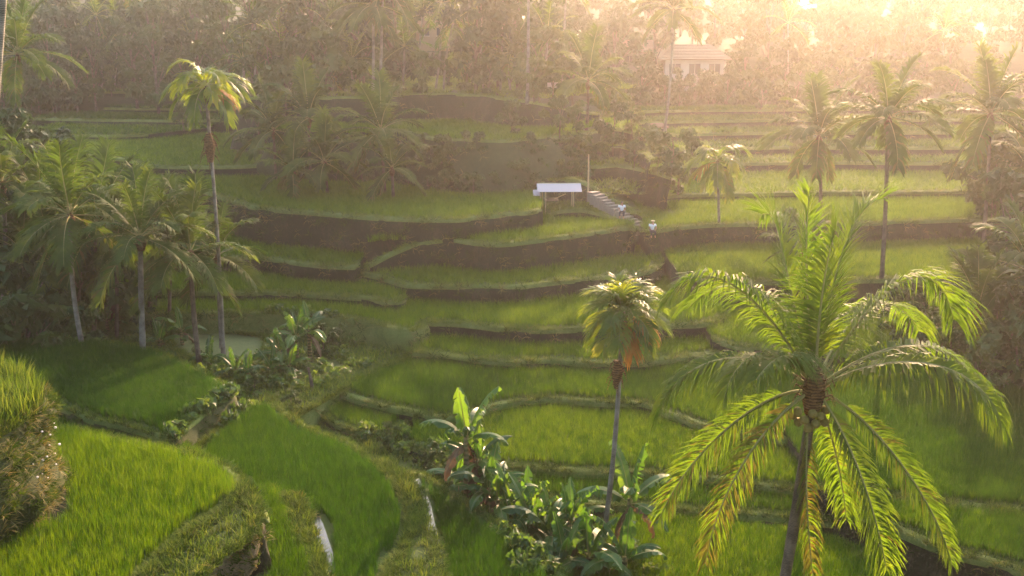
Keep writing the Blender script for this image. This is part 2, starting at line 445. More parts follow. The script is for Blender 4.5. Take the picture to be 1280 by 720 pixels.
slab('L1b', [(-120, 370), (0, 368), (120, 367), (190, 366), (240, 366), (300, 367), (320, 366), (350, 367), (400, 369), (450, 372), (467, 375), (482, 378), (496, 378), (505, 373)], ref=(350, 367, 378, SLABS['L1a']['z']), back=10)
slab('L1c', [(-120, 330), (0, 328), (150, 324), (200, 322), (260, 321), (318, 321.5), (340, 323.5), (355, 326), (375, 330), (400, 331.5), (425, 333), (442, 333), (449, 329)], ref=(360, 327, 349, SLABS['L1b']['z']), back=10)
z8 = solve_z(410, 267, 314.5, SLABS['L1c']['z'])
slab('F8', [(-100, 226), (20, 222), (150, 222), (200, 228), (230, 233), (255, 239), (270, 244), (285, 249), (303, 255), (325, 260), (360, 263.5), (400, 266.5), (440, 270), (480, 272.5), (520, 274), (550, 274.5), (578, 274), (600, 271), (630, 268), (660, 265), (676, 262)],
     z=z8, back=20, ex=(4, 0), skirt=4.5)
# hut mound and steps bank
slab('M7', [(682, 269, 5.4), (700, 263.5, 5.8), (725, 262, 5.9), (750, 267, 5.7), (775, 275, 5.3), (795, 283, 4.9), (806, 290, 4.5)], z=5.6, back=8, crop='grass', cap='meadow', earth='earth', skirt=2.4, lump=.25, name='earth_bank')
slab('M8', [(690, 226, 7.2), (720, 224, 7.3), (738, 232, 6.9), (760, 247, 6.3), (790, 262, 5.6), (806, 272, 5.2)], z=6.6, back=9, crop='grass', cap='meadow', skirt=2.6, lump=.3, name='earth_bank')
slab('M9', [(640, 212), (690, 209), (720, 207), (745, 208), (770, 206), (795, 210), (822, 216), (840, 222)], z=7.7, back=9, crop='rice', skirt=2.8, lump=.2)
slab('M10', [(620, 196), (680, 190), (710, 187), (740, 184), (775, 182), (805, 192), (815, 200)], z=8.75, back=9, skirt=2.6)
slab('M11', [(600, 178), (660, 174), (690, 170), (730, 164), (770, 161), (805, 168)], z=9.75, back=12, skirt=2.6)
# thicket hill with the bright field on its crown
slab('F9', [(330, 182, 8.9), (400, 180, 9.3), (450, 172, 9.9), (500, 164, 10.2), (520, 168, 10.2), (545, 173, 10.2), (600, 176.5, 10.2), (640, 176, 10.2), (680, 172, 10.2), (710, 168, 10.1), (740, 165, 9.85), (768, 163, 9.55)], z=10.2, back=18, skirt=6.0, batter=.42, lump=.5, earth='hill')
slab('F10', [(300, 122, 12.2), (400, 122, 12.5), (470, 120), (520, 117.5), (560, 117), (600, 119), (640, 124, 12.5), (680, 131, 12.1), (715, 138, 11.4), (750, 142, 10.7), (790, 143, 10.1)], z=12.6, back=45, skirt=4.5, batter=.35, crop='grass', cap='hill', name='forest_terrace', lump=.4)
# far terraces, right
prev = SLABS['RA']['z']
chain = [('RD', 243, 252, [(828, 246), (850, 244), (900, 243), (960, 242), (1050, 240), (1150, 240), (1250, 239), (1420, 238)]),
         ('RE', 205, 217, [(812, 214), (850, 208), (900, 205), (960, 204), (1050, 203), (1150, 204), (1250, 203), (1420, 202)]),
         ('RF', 186, 197, [(800, 192), (830, 188), (900, 186), (980, 184), (1100, 185), (1250, 184), (1420, 183)]),
         ('RG', 167, 177, [(780, 172), (830, 169), (900, 167), (1000, 166), (1120, 166), (1250, 165), (1420, 164)]),
         ('RH', 151, 160, [(740, 156), (800, 153), (900, 151), (1000, 150), (1120, 150), (1420, 148)]),
         ('RI', 138, 146, [(690, 144), (760, 141), (860, 138), (1000, 137), (1120, 136), (1420, 134)])]
for key, yl, yb, lip in chain:
    slab(key, lip, ref=(900, yl, yb, prev), back=14 if key != 'RI' else 9, ex=(0, 20), skirt=3.2)
    prev = SLABS[key]['z']
# far terraces, left
zf = z8
chain = [('K1', 208, 222, 210, [(60, 190), (100, 193), (130, 196), (160, 200), (180, 206), (210, 208), (250, 208.5), (300, 208), (350, 205)]),
         ('K2', 169, 177, 110, [(20, 167), (60, 168), (100, 169), (150, 169.5), (185, 168)]),
         ('K3', 150, 157, 150, [(40, 148), (85, 149), (130, 150), (180, 150.5), (230, 151), (300, 150)]),
         ('K4', 136, 142, 200, [(130, 135), (170, 136), (210, 136), (260, 137), (320, 136)]),
         ('K5', 115, 131, 160, [(-40, 113), (40, 114), (100, 114.5), (150, 115), (220, 116), (300, 116)]),
         ('K6', 102, 107, 80, [(-60, 102), (20, 102), (70, 102), (115, 103), (160, 102)])]
for key, yl, yb, xr, lip in chain:
    slab(key, lip, ref=(xr, yl, yb, zf), back=22 if key in ('K1', 'K5') else 14, ex=(18 if key in ('K1', 'K5', 'K6') else 0, 4), skirt=3.2, earth='hill' if key == 'K5' else 'earth')
    zf = SLABS[key]['z']

# --- near left
slab('N5', [(505, 600), (511, 592), (530, 598), (560, 616), (600, 643), (640, 672), (680, 706), (720, 745), (760, 800), (640, 800), (520, 800), (505, 720), (516, 680), (530, 640)], z=1.15, closed=True, earth='bank', bund=.22, skirt=1.6, gap=[(533, 660, 12, 30), (545, 694, 10, 18)])
slab('N4', [(225, 590), (255, 556), (295, 520), (318, 507), (340, 508), (360, 524), (385, 539), (412, 549), (440, 560), (468, 579), (490, 600), (505, 622), (512, 645), (511, 668), (500, 690), (484, 712), (478, 760), (478, 830), (230, 830), (200, 660)], z=1.9, closed=True, earth='bank', skirt=1.6, bund=.16, gap=[(403, 686, 13, 36), (511, 640, 8, 28), (480, 712, 6, 18)])
slab('N3', [(-60, 560), (60, 501), (80, 509), (100, 518), (125, 526), (150, 530), (175, 537), (198, 545), (216, 546), (232, 532), (262, 508), (288, 488), (270, 476), (240, 460), (185, 437), (120, 429), (60, 428), (-80, 430)], z=2.8, closed=True, earth='bank', lump=.25, skirt=1.8, bund=.14)
slab('N2', [(-40, 640), (120, 640), (215, 600), (285, 590), (262, 575), (222, 552), (200, 540), (100, 510), (40, 496), (-60, 540)], z=2.25, closed=True, earth='bank', skirt=1.2, bund=0)
slab('N1b', [(318, 760), (392, 760), (388, 715), (384, 690), (372, 664), (364, 650), (362, 636), (352, 622), (335, 613), (318, 612), (300, 640), (300, 760)], z=2.65, closed=True, earth='bank', skirt=1.6, bund=.0, gap=[(329, 690, 4, 30)])
slab('N1c', [(405, 790), (404, 720), (398, 690), (390, 660), (386, 640), (380, 628), (366, 622), (352, 621), (364, 636), (367, 652), (374, 668), (388, 694), (392, 720), (392, 790)][::1], z=2.75, closed=True, crop='grass', cap='meadow', earth='bund', skirt=1.6, bund=0, name='grassy_bund')
slab('N4b', [(482, 790), (486, 712), (503, 690), (513, 668), (516, 645), (509, 622), (494, 600), (472, 580), (478, 578), (500, 592), (515, 606), (524, 622), (529, 640), (534, 664), (543, 690), (548, 720), (548, 790)], z=2.0, closed=True, crop='grass', cap='meadow', earth='bund', skirt=1.4, bund=0, name='grassy_bund')
slab('N1', [(-120, 800), (120, 800), (182, 722), (205, 700), (240, 667), (272, 645), (290, 630), (304, 628), (318, 640), (322, 655), (317, 632), (308, 610), (296, 596), (280, 583), (240, 570), (200, 560), (150, 550), (100, 541), (60, 536), (-120, 530)], z=4.3, closed=True, skirt=2.6, bund=.2, rice_h=.5, gap=[(70, 636, 16, 20)])
slab('mound', None, z=7.35, plan=[(-14.5, 16), (-14.4, 20), (-14.2, 24), (-13.85, 26.6), (-13.9, 28.4), (-14.8, 30), (-16, 31.2), (-20, 32), (-27, 32), (-27, 16)], closed=True, crop='grass', cap='meadow', earth='bank', bund=0, skirt=3.4, lump=.55, batter=.08, name='grassy_mound')
slab('N1d', [(182, 722), (205, 700), (240, 667), (272, 645), (290, 628), (302, 612), (313, 624), (321, 644), (314, 664), (288, 688), (258, 711), (236, 735), (200, 790), (140, 790)][::1], z=4.36, closed=True, crop='grass', cap='meadow', earth='dry_bank', skirt=2.8, bund=0, lump=.42, name='grassy_bund', batter=.1)

def pip(P, poly):
    x, y = P[:, 0], P[:, 1]
    lo, hi = poly.min(0), poly.max(0)
    res = np.zeros(len(P), bool)
    idx = np.where((x >= lo[0]) & (x <= hi[0]) & (y >= lo[1]) & (y <= hi[1]))[0]
    if not len(idx): return res
    xx, yy = x[idx], y[idx]
    ins = np.zeros(len(idx), bool)
    a_, b_ = poly, np.roll(poly, -1, 0)
    for (x1, y1), (x2, y2) in zip(a_, b_):
        if y1 == y2: continue
        c = (y1 > yy) != (y2 > yy)
        ins ^= c & (xx < (x2 - x1) * (yy - y1) / (y2 - y1) + x1)
    res[idx] = ins
    return res

def lip_dist(P, lip, closed):
    best = np.full(len(P), 1e9)
    A = lip[:, :2]; B = np.roll(A, -1, 0)
    if not closed: A, B = A[:-1], B[:-1]
    for p, q in zip(A[::1], B[::1]):
        d = q - p; l2 = d @ d + 1e-12
        t = np.clip(((P - p) @ d) / l2, 0, 1)
        v = P - p - t[:, None] * d
        best = np.minimum(best, (v * v).sum(1))
    return np.sqrt(best)

HX, HY, HS = -110.0, 10.0, .4
_g = np.stack(np.meshgrid(np.arange(HX, 130, HS), np.arange(HY, 175, HS)), -1)
HM = np.full(_g.shape[:2], -1e3)
for _s in SLABS.values():
    _c = pip(_g.reshape(-1, 2), _s['poly']).reshape(HM.shape)
    HM[_c & (HM < _s['z'])] = _s['z']
def top_z(x, y):
    i, j = int(round((y - HY) / HS)), int(round((x - HX) / HS))
    b = base_z(x, y)
    if 0 <= i < HM.shape[0] and 0 <= j < HM.shape[1]: return max(b, float(HM[i, j]))
    return b

def covered(P, key):
    """True where a higher terrace (its riser's foot included) stands on the point."""
    z = SLABS[key]['z']; c = np.zeros(len(P), bool)
    for k, s in SLABS.items():
        if k == key or s['z'] <= z: continue
        c |= pip(P, s['poly'])
        lo, hi = s['lip'][:, :2].min(0) - 1, s['lip'][:, :2].max(0) + 1
        near = np.where(~c & (P[:, 0] > lo[0]) & (P[:, 0] < hi[0]) & (P[:, 1] > lo[1]) & (P[:, 1] < hi[1]))[0]
        if len(near):
            reach = .12 + s['batter'] * max(0, s['z'] - z)
            c[near] |= lip_dist(P[near], s['lip'], s['closed']) < reach
    return c

def in_view(P3, mx=170, my=60):
    x, y, f = to_px(P3)
    return (f > 1) & (x > -mx) & (x < 1280 + mx) & (y > -my) & (y < 720 + my)

# ------------------------------------------------------------------ scattering (stuff only: nobody could count it)
def tuft_mesh(name, mat, n, h, r, w, lean, seed, segs=3):
    R = random.Random(seed); mb = MB()
    for i in range(n):
        q = R.uniform(0, 2 * math.pi); rr = r * math.sqrt(R.random())
        p = Vector((rr * math.cos(q), rr * math.sin(q), -.03))
        qa = q + R.uniform(-1, 1)
        hh = h * R.uniform(.65, 1.1); ln = lean * R.uniform(.3, 1.4)
        side = Vector((-math.sin(qa), math.cos(qa), 0))
        vs_, fs = [], []
        for k in range(segs):
            t = k / segs
            c = p + Vector((math.cos(qa) * ln * t * t, math.sin(qa) * ln * t * t, hh * t * (1 - .25 * ln * t)))
            ww = w * (1 - .55 * t) * .5
            vs_ += [c - side * ww, c + side * ww]
        vs_.append(p + Vector((math.cos(qa) * ln, math.sin(qa) * ln, hh * (1 - .3 * ln))))
        for k in range(segs - 1): fs.append((2 * k, 2 * k + 1, 2 * k + 3, 2 * k + 2))
        fs.append((2 * segs - 2, 2 * segs - 1, 2 * segs))
        mb.add(vs_, fs)
    me = mb.mesh(name, mat)
    return bpy.data.objects.new(name, me)           # not linked to the scene: only its instances are drawn

def scatter(name, protos, P, rotz, scl, label, cat, tilt=None, pick=None):
    me = bpy.data.meshes.new(name)
    me.from_pydata([tuple(p) for p in P], [], [])
    a1 = me.attributes.new('rot', 'FLOAT_VECTOR', 'POINT')
    rot = np.zeros((len(P), 3), np.float32); rot[:, 2] = rotz
    if tilt is not None: rot[:, :2] = tilt
    a1.data.foreach_set('vector', rot.ravel())
    a2 = me.attributes.new('scl', 'FLOAT_VECTOR', 'POINT'); a2.data.foreach_set('vector', np.asarray(scl, np.float32).ravel())
    a3 = me.attributes.new('idx', 'INT', 'POINT'); a3.data.foreach_set('value', (rng.integers(0, len(protos), len(P)) if pick is None else pick).astype(np.int32))
    o = link(name, me)
    ng = bpy.data.node_groups.new(name, 'GeometryNodeTree')
    ng.interface.new_socket('Geometry', in_out='INPUT', socket_type='NodeSocketGeometry')
    ng.interface.new_socket('Geometry', in_out='OUTPUT', socket_type='NodeSocketGeometry')
    gi, go = ng.nodes.new('NodeGroupInput'), ng.nodes.new('NodeGroupOutput')
    g2i = ng.nodes.new('GeometryNodeGeometryToInstance')
    for pr in reversed(protos):
        oi = ng.nodes.new('GeometryNodeObjectInfo'); oi.inputs['Object'].default_value = pr
        ng.links.new(oi.outputs['Geometry'], g2i.inputs[0])
    iop = ng.nodes.new('GeometryNodeInstanceOnPoints')
    iop.inputs['Pick Instance'].default_value = True
    def attr(nm, ty):
        n = ng.nodes.new('GeometryNodeInputNamedAttribute'); n.data_type = ty; n.inputs[0].default_value = nm
        return [q for q in n.outputs if q.enabled and q.name == 'Attribute'][0]
    ng.links.new(gi.outputs[0], iop.inputs['Points'])
    ng.links.new(g2i.outputs[0], iop.inputs['Instance'])
    ng.links.new(attr('idx', 'INT'), iop.inputs['Instance Index'])
    ng.links.new(attr('rot', 'FLOAT_VECTOR'), iop.inputs['Rotation'])
    ng.links.new(attr('scl', 'FLOAT_VECTOR'), iop.inputs['Scale'])
    ng.links.new(iop.outputs[0], go.inputs[0])
    md = o.modifiers.new('scatter', 'NODES'); md.node_group = ng
    return tag(o, label, cat, kind='stuff')

def rows_points(poly, s, ang):
    c, q = math.cos(ang), math.sin(ang)
    Rm = np.array([[c, -q], [q, c]])
    pr = poly @ Rm
    lo, hi = pr.min(0), pr.max(0)
    g = np.stack(np.meshgrid(np.arange(lo[0], hi[0], s * .82), np.arange(lo[1], hi[1], s * 1.25)), -1).reshape(-1, 2)
    g[:, 1] += .25 * s * np.sin(g[:, 0] * .6)
    return (g + rng.uniform(-.2, .2, g.shape) * s) @ Rm.T

def grid_points(poly, s):
    lo, hi = poly.min(0), poly.max(0)
    xs, ys = np.arange(lo[0], hi[0], s), np.arange(lo[1], hi[1], s)
    g = np.stack(np.meshgrid(xs, ys), -1).reshape(-1, 2)
    return g + rng.uniform(-.33, .33, g.shape) * s

rice_p, rice_s, rice_i, grass_p, grass_s = [], [], [], [], []
for key, s in SLABS.items():
    if s['crop'] is None: continue
    d = s['dist']
    sp = (.15 if d < 36 else .18 if d < 48 else .23 if d < 60 else .32 if d < 72 else .5 if d < 90 else .75)
    if s['crop'] == 'grass': sp *= 1.25
    g = rows_points(s['poly'], sp, len(key) * 1.3 + s['z'] * 2.1) if s['crop'] == 'rice' else grid_points(s['poly'], sp)
    P3 = np.column_stack([g, np.full(len(g), s['z'])])
    k = in_view(P3); g = g[k]
    k = pip(g, s['poly']); g = g[k]
    if not len(g): continue
    dl = lip_dist(g, s['lip'], s['closed'])
    g = g[dl > (s['bund'] + .18 if s['bund'] else .05)]
    g = g[~covered(g, key)]
    P3 = np.column_stack([g, np.full(len(g), s['z'])])
    if s['gap']:
        px, py, _ = to_px(P3 + [0, 0, .1])
        k = np.ones(len(g), bool)
        for gx, gy, gw, gh in s['gap']: k &= ((px - gx) / (gw + 2)) ** 2 + ((py - gy + 5) / (gh + 6)) ** 2 > 1
        P3 = P3[k]
    if not len(P3): continue
    big = sp / .16
    nzv = np.array([noise.noise(Vector((p[0] * .35, p[1] * .35, 0))) for p in P3])
    if s['crop'] == 'rice':
        hz = s['rice_h'] / .42 * (1 + .16 * nzv) * rng.uniform(.85, 1.15, len(P3))
        tone = (math.sin(s['z'] * 7.7 + len(key)) * .5 + (1.5 if key == 'N1' else .7 if key in ('F9', 'RA', 'F7', 'N1b') else -.9 if key in ('N4', 'N3', 'N5') else 0) + (1.6 if 47 < d < 90 else .5 if key in ('F2', 'F3') else 0)) + 1.1 * np.array([noise.noise(Vector((p[0] * .13, p[1] * .13, 7))) for p in P3]) + rng.normal(0, .35, len(P3))  # bed offsets put sun, haze and shade into rice colour; noise adds random variation
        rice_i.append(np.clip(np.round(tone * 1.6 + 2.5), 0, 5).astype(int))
        rice_p.append(P3); rice_s.append(np.column_stack([np.full(len(P3), big), np.full(len(P3), big), hz]))
    else:
        keep = nzv + rng.uniform(-.5, .5, len(P3)) > -.35
        hz = rng.uniform(.5, 1.3, len(P3)) * (1 + .5 * nzv)
        grass_p.append(P3[keep]); grass_s.append(np.column_stack([np.full(len(P3), big), np.full(len(P3), big), hz])[keep])
rice_p, rice_s = np.vstack(rice_p), np.vstack(rice_s)
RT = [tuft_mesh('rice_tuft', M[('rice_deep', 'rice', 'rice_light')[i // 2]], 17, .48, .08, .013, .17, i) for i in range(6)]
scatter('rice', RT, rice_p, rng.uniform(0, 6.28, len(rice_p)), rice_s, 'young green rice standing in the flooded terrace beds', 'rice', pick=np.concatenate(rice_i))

# short grass on the bunds and hanging over the risers
hang_p, hang_s, hang_r, hang_t = [], [], [], []
for key, s in SLABS.items():
    d = s['dist']
    if d > 118: continue
    L3, O = s['lip'], s['O']
    k = in_view(L3); idx = np.where(k)[0]
    if not len(idx): continue
    seg = np.linalg.norm(np.diff(L3, axis=0), axis=1).mean()
    per = max(1.5, seg / (.025 if d < 40 else .04 if d < 60 else .07 if d < 75 else .2))
    n = int(len(idx) * per)
    ii = rng.choice(idx, n)
    big = 1.0 if d < 50 else 1.3 if d < 72 else 1.9
    offs = rng.uniform(-(s['bund'] or .15) - .05, .1, n)
    t = rng.uniform(-.5, .5, n) * seg
    T = np.stack([-O[ii, 1], O[ii, 0]], 1)
    P = np.column_stack([L3[ii, 0] + O[ii, 0] * offs + T[:, 0] * t, L3[ii, 1] + O[ii, 1] * offs + T[:, 1] * t, L3[ii, 2] + .03])
    nzv = np.array([noise.noise(Vector((p[0] * .5, p[1] * .5, 5))) for p in P])
    grass_p.append(P)
    hz = rng.uniform(.25, .7, n) * (1.0 if d < 60 else 1.1) * (1 + .8 * nzv)
    grass_s.append(np.column_stack([np.full(n, big), np.full(n, big), np.maximum(.15, hz)]))
    # tufts on the riser face, in patches
    hmax = min(s['skirt'], 2.6) if key != 'mound' else 3.3
    rate = (26 if key in ('mound', 'N1d') else 8 if d < 45 else 6 if d < 75 else 1.2)
    n = int(len(idx) * seg * hmax * rate)
    ii = rng.choice(idx, n); h = hmax * rng.random(n) ** 1.3
    t = rng.uniform(-.5, .5, n) * seg
    T = np.stack([-O[ii, 1], O[ii, 0]], 1)
    lumpv = np.array([noise.fractal(Vector((p[0] * .55, p[1] * .55, (p[2] - q) * .8)), .8, 2.1, 4) for p, q in zip(L3[ii], h)])
    out = .08 + s['batter'] * h + lumpv * s['lump']
    P = np.column_stack([L3[ii, 0] + O[ii, 0] * out + T[:, 0] * t, L3[ii, 1] + O[ii, 1] * out + T[:, 1] * t, L3[ii, 2] - h])
    keep = np.array([noise.noise(Vector((p[0] * .8, p[1] * .8, p[2] * 1.2))) for p in P]) + rng.uniform(-.4, .4, n) > (-.6 if key in ('mound', 'N1d') else -.05)
    az = np.arctan2(O[ii, 1], O[ii, 0]) + rng.uniform(-.6, .6, n)
    ti = rng.uniform(.6, 1.5, n)
    hang_p.append(P[keep]); hang_r.append(az[keep]); hang_t.append(np.column_stack([np.zeros(n), ti])[keep])
    hang_s.append(np.column_stack([np.full(n, big), np.full(n, big), rng.uniform(.5, 1.1, n) * (1.3 if key == 'mound' else 1)])[keep])
# tall grass crowning the mound
q = SLABS['mound']; g = grid_points(q['poly'], .16); g = g[pip(g, q['poly'])]; P3 = np.column_stack([g, np.full(len(g), q['z'])]); P3 = P3[in_view(P3, 60)]
grass_p.append(P3); grass_s.append(np.column_stack([np.full(len(P3), 1.5), np.full(len(P3), 1.5), rng.uniform(1.4, 3.0, len(P3))]))
grass_p, grass_s = np.vstack(grass_p), np.vstack(grass_s)
GT = [tuft_mesh('grass_tuft', M['grass'], 11, .34, .10, .02, .22, 20 + i) for i in range(3)] + [tuft_mesh('grass_tuft', M['grass'], 9, .5, .08, .016, .3, 29), tuft_mesh('grass_tuft', M['bank_leaf'], 12, .25, .12, .03, .2, 31)]
HT = [tuft_mesh('hanging_grass', M['dry_grass'], 10, .32, .08, .02, .3, 40), tuft_mesh('hanging_grass', M['bank_leaf'], 11, .3, .09, .025, .3, 41), tuft_mesh('hanging_grass', M['bank_leaf'], 11, .26, .1, .03, .25, 42)]
hang_p = np.vstack(hang_p)
scatter('bank_grass', HT, hang_p, np.concatenate(hang_r), np.vstack(hang_s), 'straggling grass and moss on the faces of the terrace risers', 'grass', tilt=np.vstack(hang_t))
near_ = (grass_p[:, 1] < 47) & (rng.random(len(grass_p)) < .5)
scatter('grass', GT, grass_p, rng.uniform(0, 6.28, len(grass_p)), grass_s, 'short grass along the terrace bunds and earth banks', 'grass', pick=np.where(near_, 4, rng.integers(0, 4, len(grass_p))))
print('RICE', len(rice_p), 'GRASS', len(grass_p), len(hang_p))

# water left open between the rice and the bunds of the near beds
for pts, z in (([(518, 600), (528, 636), (532, 668), (548, 705), (556, 705), (545, 660), (538, 628), (524, 598)], SLABS['N5']['z']),
               ([(388, 640), (392, 668), (392, 700), (398, 724), (420, 724), (416, 690), (404, 655), (396, 640)], SLABS['N4']['z']),
               ([(506, 615), (508, 645), (506, 672), (476, 715), (486, 715), (517, 668), (517, 640), (512, 615)], SLABS['N4']['z']),
               ([(66, 612), (66, 656), (84, 652), (86, 612)], SLABS['N1']['z']),
               ([(322, 660), (322, 720), (336, 720), (336, 660)], SLABS['N1b']['z'])):
    mb = MB(); P = [at(x, y, z=z + .03) for x, y in pts]
    t = tessellate_polygon([P]); mb.add(P, [tuple(q)[::-1] for q in t])
    tag(mb.build('water', M['water']), kind='structure')

# ------------------------------------------------------------------ palms
def bez(P, n):
    P = [Vector(p) for p in P]
    out = []
    for i in range(n):
        t = i / (n - 1)
        Q = P[:]
        while len(Q) > 1: Q = [Q[j].lerp(Q[j + 1], t) for j in range(len(Q) - 1)]
        out.append(Q[0])
    return out

def frond_mb(curve, L=.9, n=40, seed=0, droop=.35, w=.045, bare=.14, sweep=(30, 62), rad=.035, old=0.0, lift=.25, twist=0.0, tear=.0, mb=None, segs=3, roll=0.0):
    """Feather frond along a curve: slot 0 green leaflets, slot 1 rib, slot 2 old leaflets."""
    R = random.Random(seed); mb = mb or MB()
    C = bez(curve, 24)
    cum = [0]
    for p, q in zip(C, C[1:]): cum.append(cum[-1] + (q - p).length)
    tot = cum[-1]
    def point(t):
        s = t * tot
        for i in range(len(C) - 1):
            if cum[i + 1] >= s or i == len(C) - 2:
                f = (s - cum[i]) / max(1e-6, cum[i + 1] - cum[i])
                return C[i].lerp(C[i + 1], f), (C[i + 1] - C[i]).normalized()
    hor = Vector((C[-1].x - C[0].x, C[-1].y - C[0].y, 0))
    hor = hor.normalized() if hor.length > .05 else Vector((1, 0, 0))
    side0 = Vector((-hor.y, hor.x, 0))
    pts = C[::2] + ([C[-1]] if len(C) % 2 == 0 else [])
    mb.tube(pts, [max(.006, rad * (1 - .85 * i / (len(pts) - 1))) for i in range(len(pts))], 5, 1)
    for k in range(n):
        t = bare + (1 - bare) * (k + R.uniform(-.3, .3)) / n
        t = min(.995, max(bare, t))
        p, T = point(t)
        S = (side0 - T * side0.dot(T)).normalized()
        if twist or roll:
            S = Matrix.Rotation(roll + twist * t, 3, T) @ S
        Nn = S.cross(T)
        if Nn.z < 0: Nn = -Nn
        u = (t - bare) / (1 - bare)
        ln = L * (.35 + 1.35 * u ** .55 * (1 - u) ** .45) * 1.02
        ang = math.radians(sweep[0] + (sweep[1] - sweep[0]) * u)
        for sd in (-1, 1):
            if R.random() < tear: continue
            l = ln * R.uniform(.72, 1.08)
            aa = ang + R.uniform(-.2, .2)
            D = (S * sd * math.cos(aa) + T * math.sin(aa) + Nn * (lift + R.uniform(-.12, .12))).normalized()
            W = (T - D * T.dot(D)).normalized()
            q = p.copy(); vs_, fs = [], []
            dr = droop * R.uniform(.7, 1.35)
            for j in range(segs):
                ww = w * (.62, 1.0, .75, .5)[j] * .5
                vs_ += [q - W * ww, q + W * ww]
                q = q + D * (l / segs)
                D = (D + Vector((0, 0, -dr))).normalized()
            vs_.append(q)
            for j in range(segs - 1): fs.append((2 * j, 2 * j + 1, 2 * j + 3, 2 * j + 2))
            fs.append((2 * segs - 2, 2 * segs - 1, 2 * segs))
            mb.add(vs_, fs, 2 if R.random() < old else 0)
    return mb

def arch(el, ln, sag, seed):
    """Frond axis that leaves the crown at el degrees and bends over under its own weight."""
    R = random.Random(seed); e_ = math.radians(el)
    d = Vector((math.cos(e_), 0, math.sin(e_))); P = [Vector((0, 0, 0))]; n = 5
    for i in range(n):
        P.append(P[-1] + d * ln / n)
        d = (d + Vector((0, R.uniform(-.06, .06), -sag * (.25 + .32 * i)))).normalized()
    return P

ELEV = [82, 72, 58, 44, 30, 14, -4, -24, -48]
def frond_set(leaf, old, L, leaf_len, n, seed, w=.05, droop=.3, sag=.42):
    ms = []
    for i, el in enumerate(ELEV):
        mb = frond_mb(arch(el, L, sag * (.7 if el > 65 else 1), seed + i), leaf_len, n, seed + i, droop, w, old=.0 if el > -10 else .18)
        ms.append(mb.mesh('frond', [leaf, M['rachis'], old]))
    return ms
PALM_NEAR = frond_set(M['frond_dark'], M['frond_old'], 3.7, 1.1, 52, 100, w=.075, droop=.4)
PALM_MID = frond_set(M['frond_dark'], M['frond_old'], 3.7, 1.1, 46, 120, w=.115, droop=.4)
PALM_FAR = frond_set(M['frond_dark'], M['frond_old'], 3.6, .9, 15, 140, w=.15, droop=.4)
FAN = []
for i, el in enumerate(ELEV):
    FAN.append(frond_mb(arch(el, 1.45, .62, 200 + i), .72, 26, 200 + i, .42, .05, bare=.22, lift=.3, rad=.022).mesh('frond', [M['fan'], M['rachis'], M['frond_dead']]))
FAN2 = []
for i, el in enumerate(ELEV):
    FAN2.append(frond_mb(arch(el, 2.1, .95, 260 + i), .75, 26, 260 + i, .5, .075, bare=.2, lift=.25, rad=.03).mesh('frond', [M['fan'], M['rachis'], M['frond_dead']]))
FAN_DEAD = [frond_mb(arch(el, 1.4, .7, 230 + i), .75, 20, 230 + i, .7, .055, bare=.3, lift=0, rad=.02).mesh('frond', [M['frond_dead'], M['frond_dead'], M['frond_dead']]) for i, el in enumerate((8, -30))]

def trunk_mesh(base, top, r0, r1, bend, mat, n=9, seed=0):
    R = random.Random(seed); b, t = Vector(base), Vector(top)
    mid = b.lerp(t, .5) + Vector((bend, R.uniform(-.1, .1), 0))
    C = bez([b, b.lerp(mid, .6), mid, t], 15)
    rad = []
    for i in range(15):
        f = i / 14
        rad.append(r0 * (1 + .55 * max(0, 1 - f * 9)) * (1 - f) + r1 * f)
    rad = [q * R.uniform(.95, 1.05) for q in rad]
    mb = MB(); mb.tube(C, rad, n)
    return mb.mesh('trunk', mat, True), C

def palm(base, crown, label, group=None, r=.12, bend=0.0, fset=None, nf=16, fs=1.0, seed=0, mat='bark_dark', name='coconut_palm', el=(0, 8), dead=0, fibre=True, dead_az=(), upright=0, spin=None):
    """Palm with its trunk's foot at base and its crown's heart at crown (world points)."""
    R = random.Random(seed + 1000)
    root = empty(name, base)
    c = Vector(crown) - Vector(base)
    me, C = trunk_mesh((0, 0, -.5), c, r, r * .75, bend, M[mat], seed=seed)
    link('trunk', me, root)
    if fibre:
        mb = MB(); mb.tube([c - Vector((0, 0, .55 * fs)), c - Vector((0, 0, .15 * fs)), c + Vector((0, 0, .25 * fs))], [r * 1.05, r * 1.9, r * .7], 8)
        link('crown_shaft', mb.mesh('crown_shaft', M['fibre'], True), root)
    g = R.uniform(0, 6.28) if spin is None else spin
    lo, hi = el
    for i in range(nf):
        f = (i + .5) / nf
        k = int(round(lo + (hi - lo) * f ** 1.0 + R.uniform(-.5, .5))) if i >= upright else R.randint(0, 1)
        k = max(0, min(len(ELEV) - 1, k))
        o = link('frond', fset[k], root)
        o.location = c + Vector((0, 0, .12 * fs))
        o.rotation_euler = (R.uniform(-.12, .12), R.uniform(-.1, .1), g + i * 2.39996 + R.uniform(-.2, .2))
        s = fs * R.uniform(.85, 1.12)
        o.scale = (s, s, s)
    for j in range(dead):
        o = link('dead_frond', FAN_DEAD[j % 2] if fset in (FAN, FAN2) else fset[-1], root)
        o.location = c + Vector((0, 0, .05 * fs)); o.rotation_euler.z = dead_az[j] if j < len(dead_az) else R.uniform(0, 6.28)
        o.scale = (fs, fs, fs)
        if fset in (FAN, FAN2): o['label'] = 'orange dead frond hanging below the crown'
    return tag(root, label, 'palm tree', group)

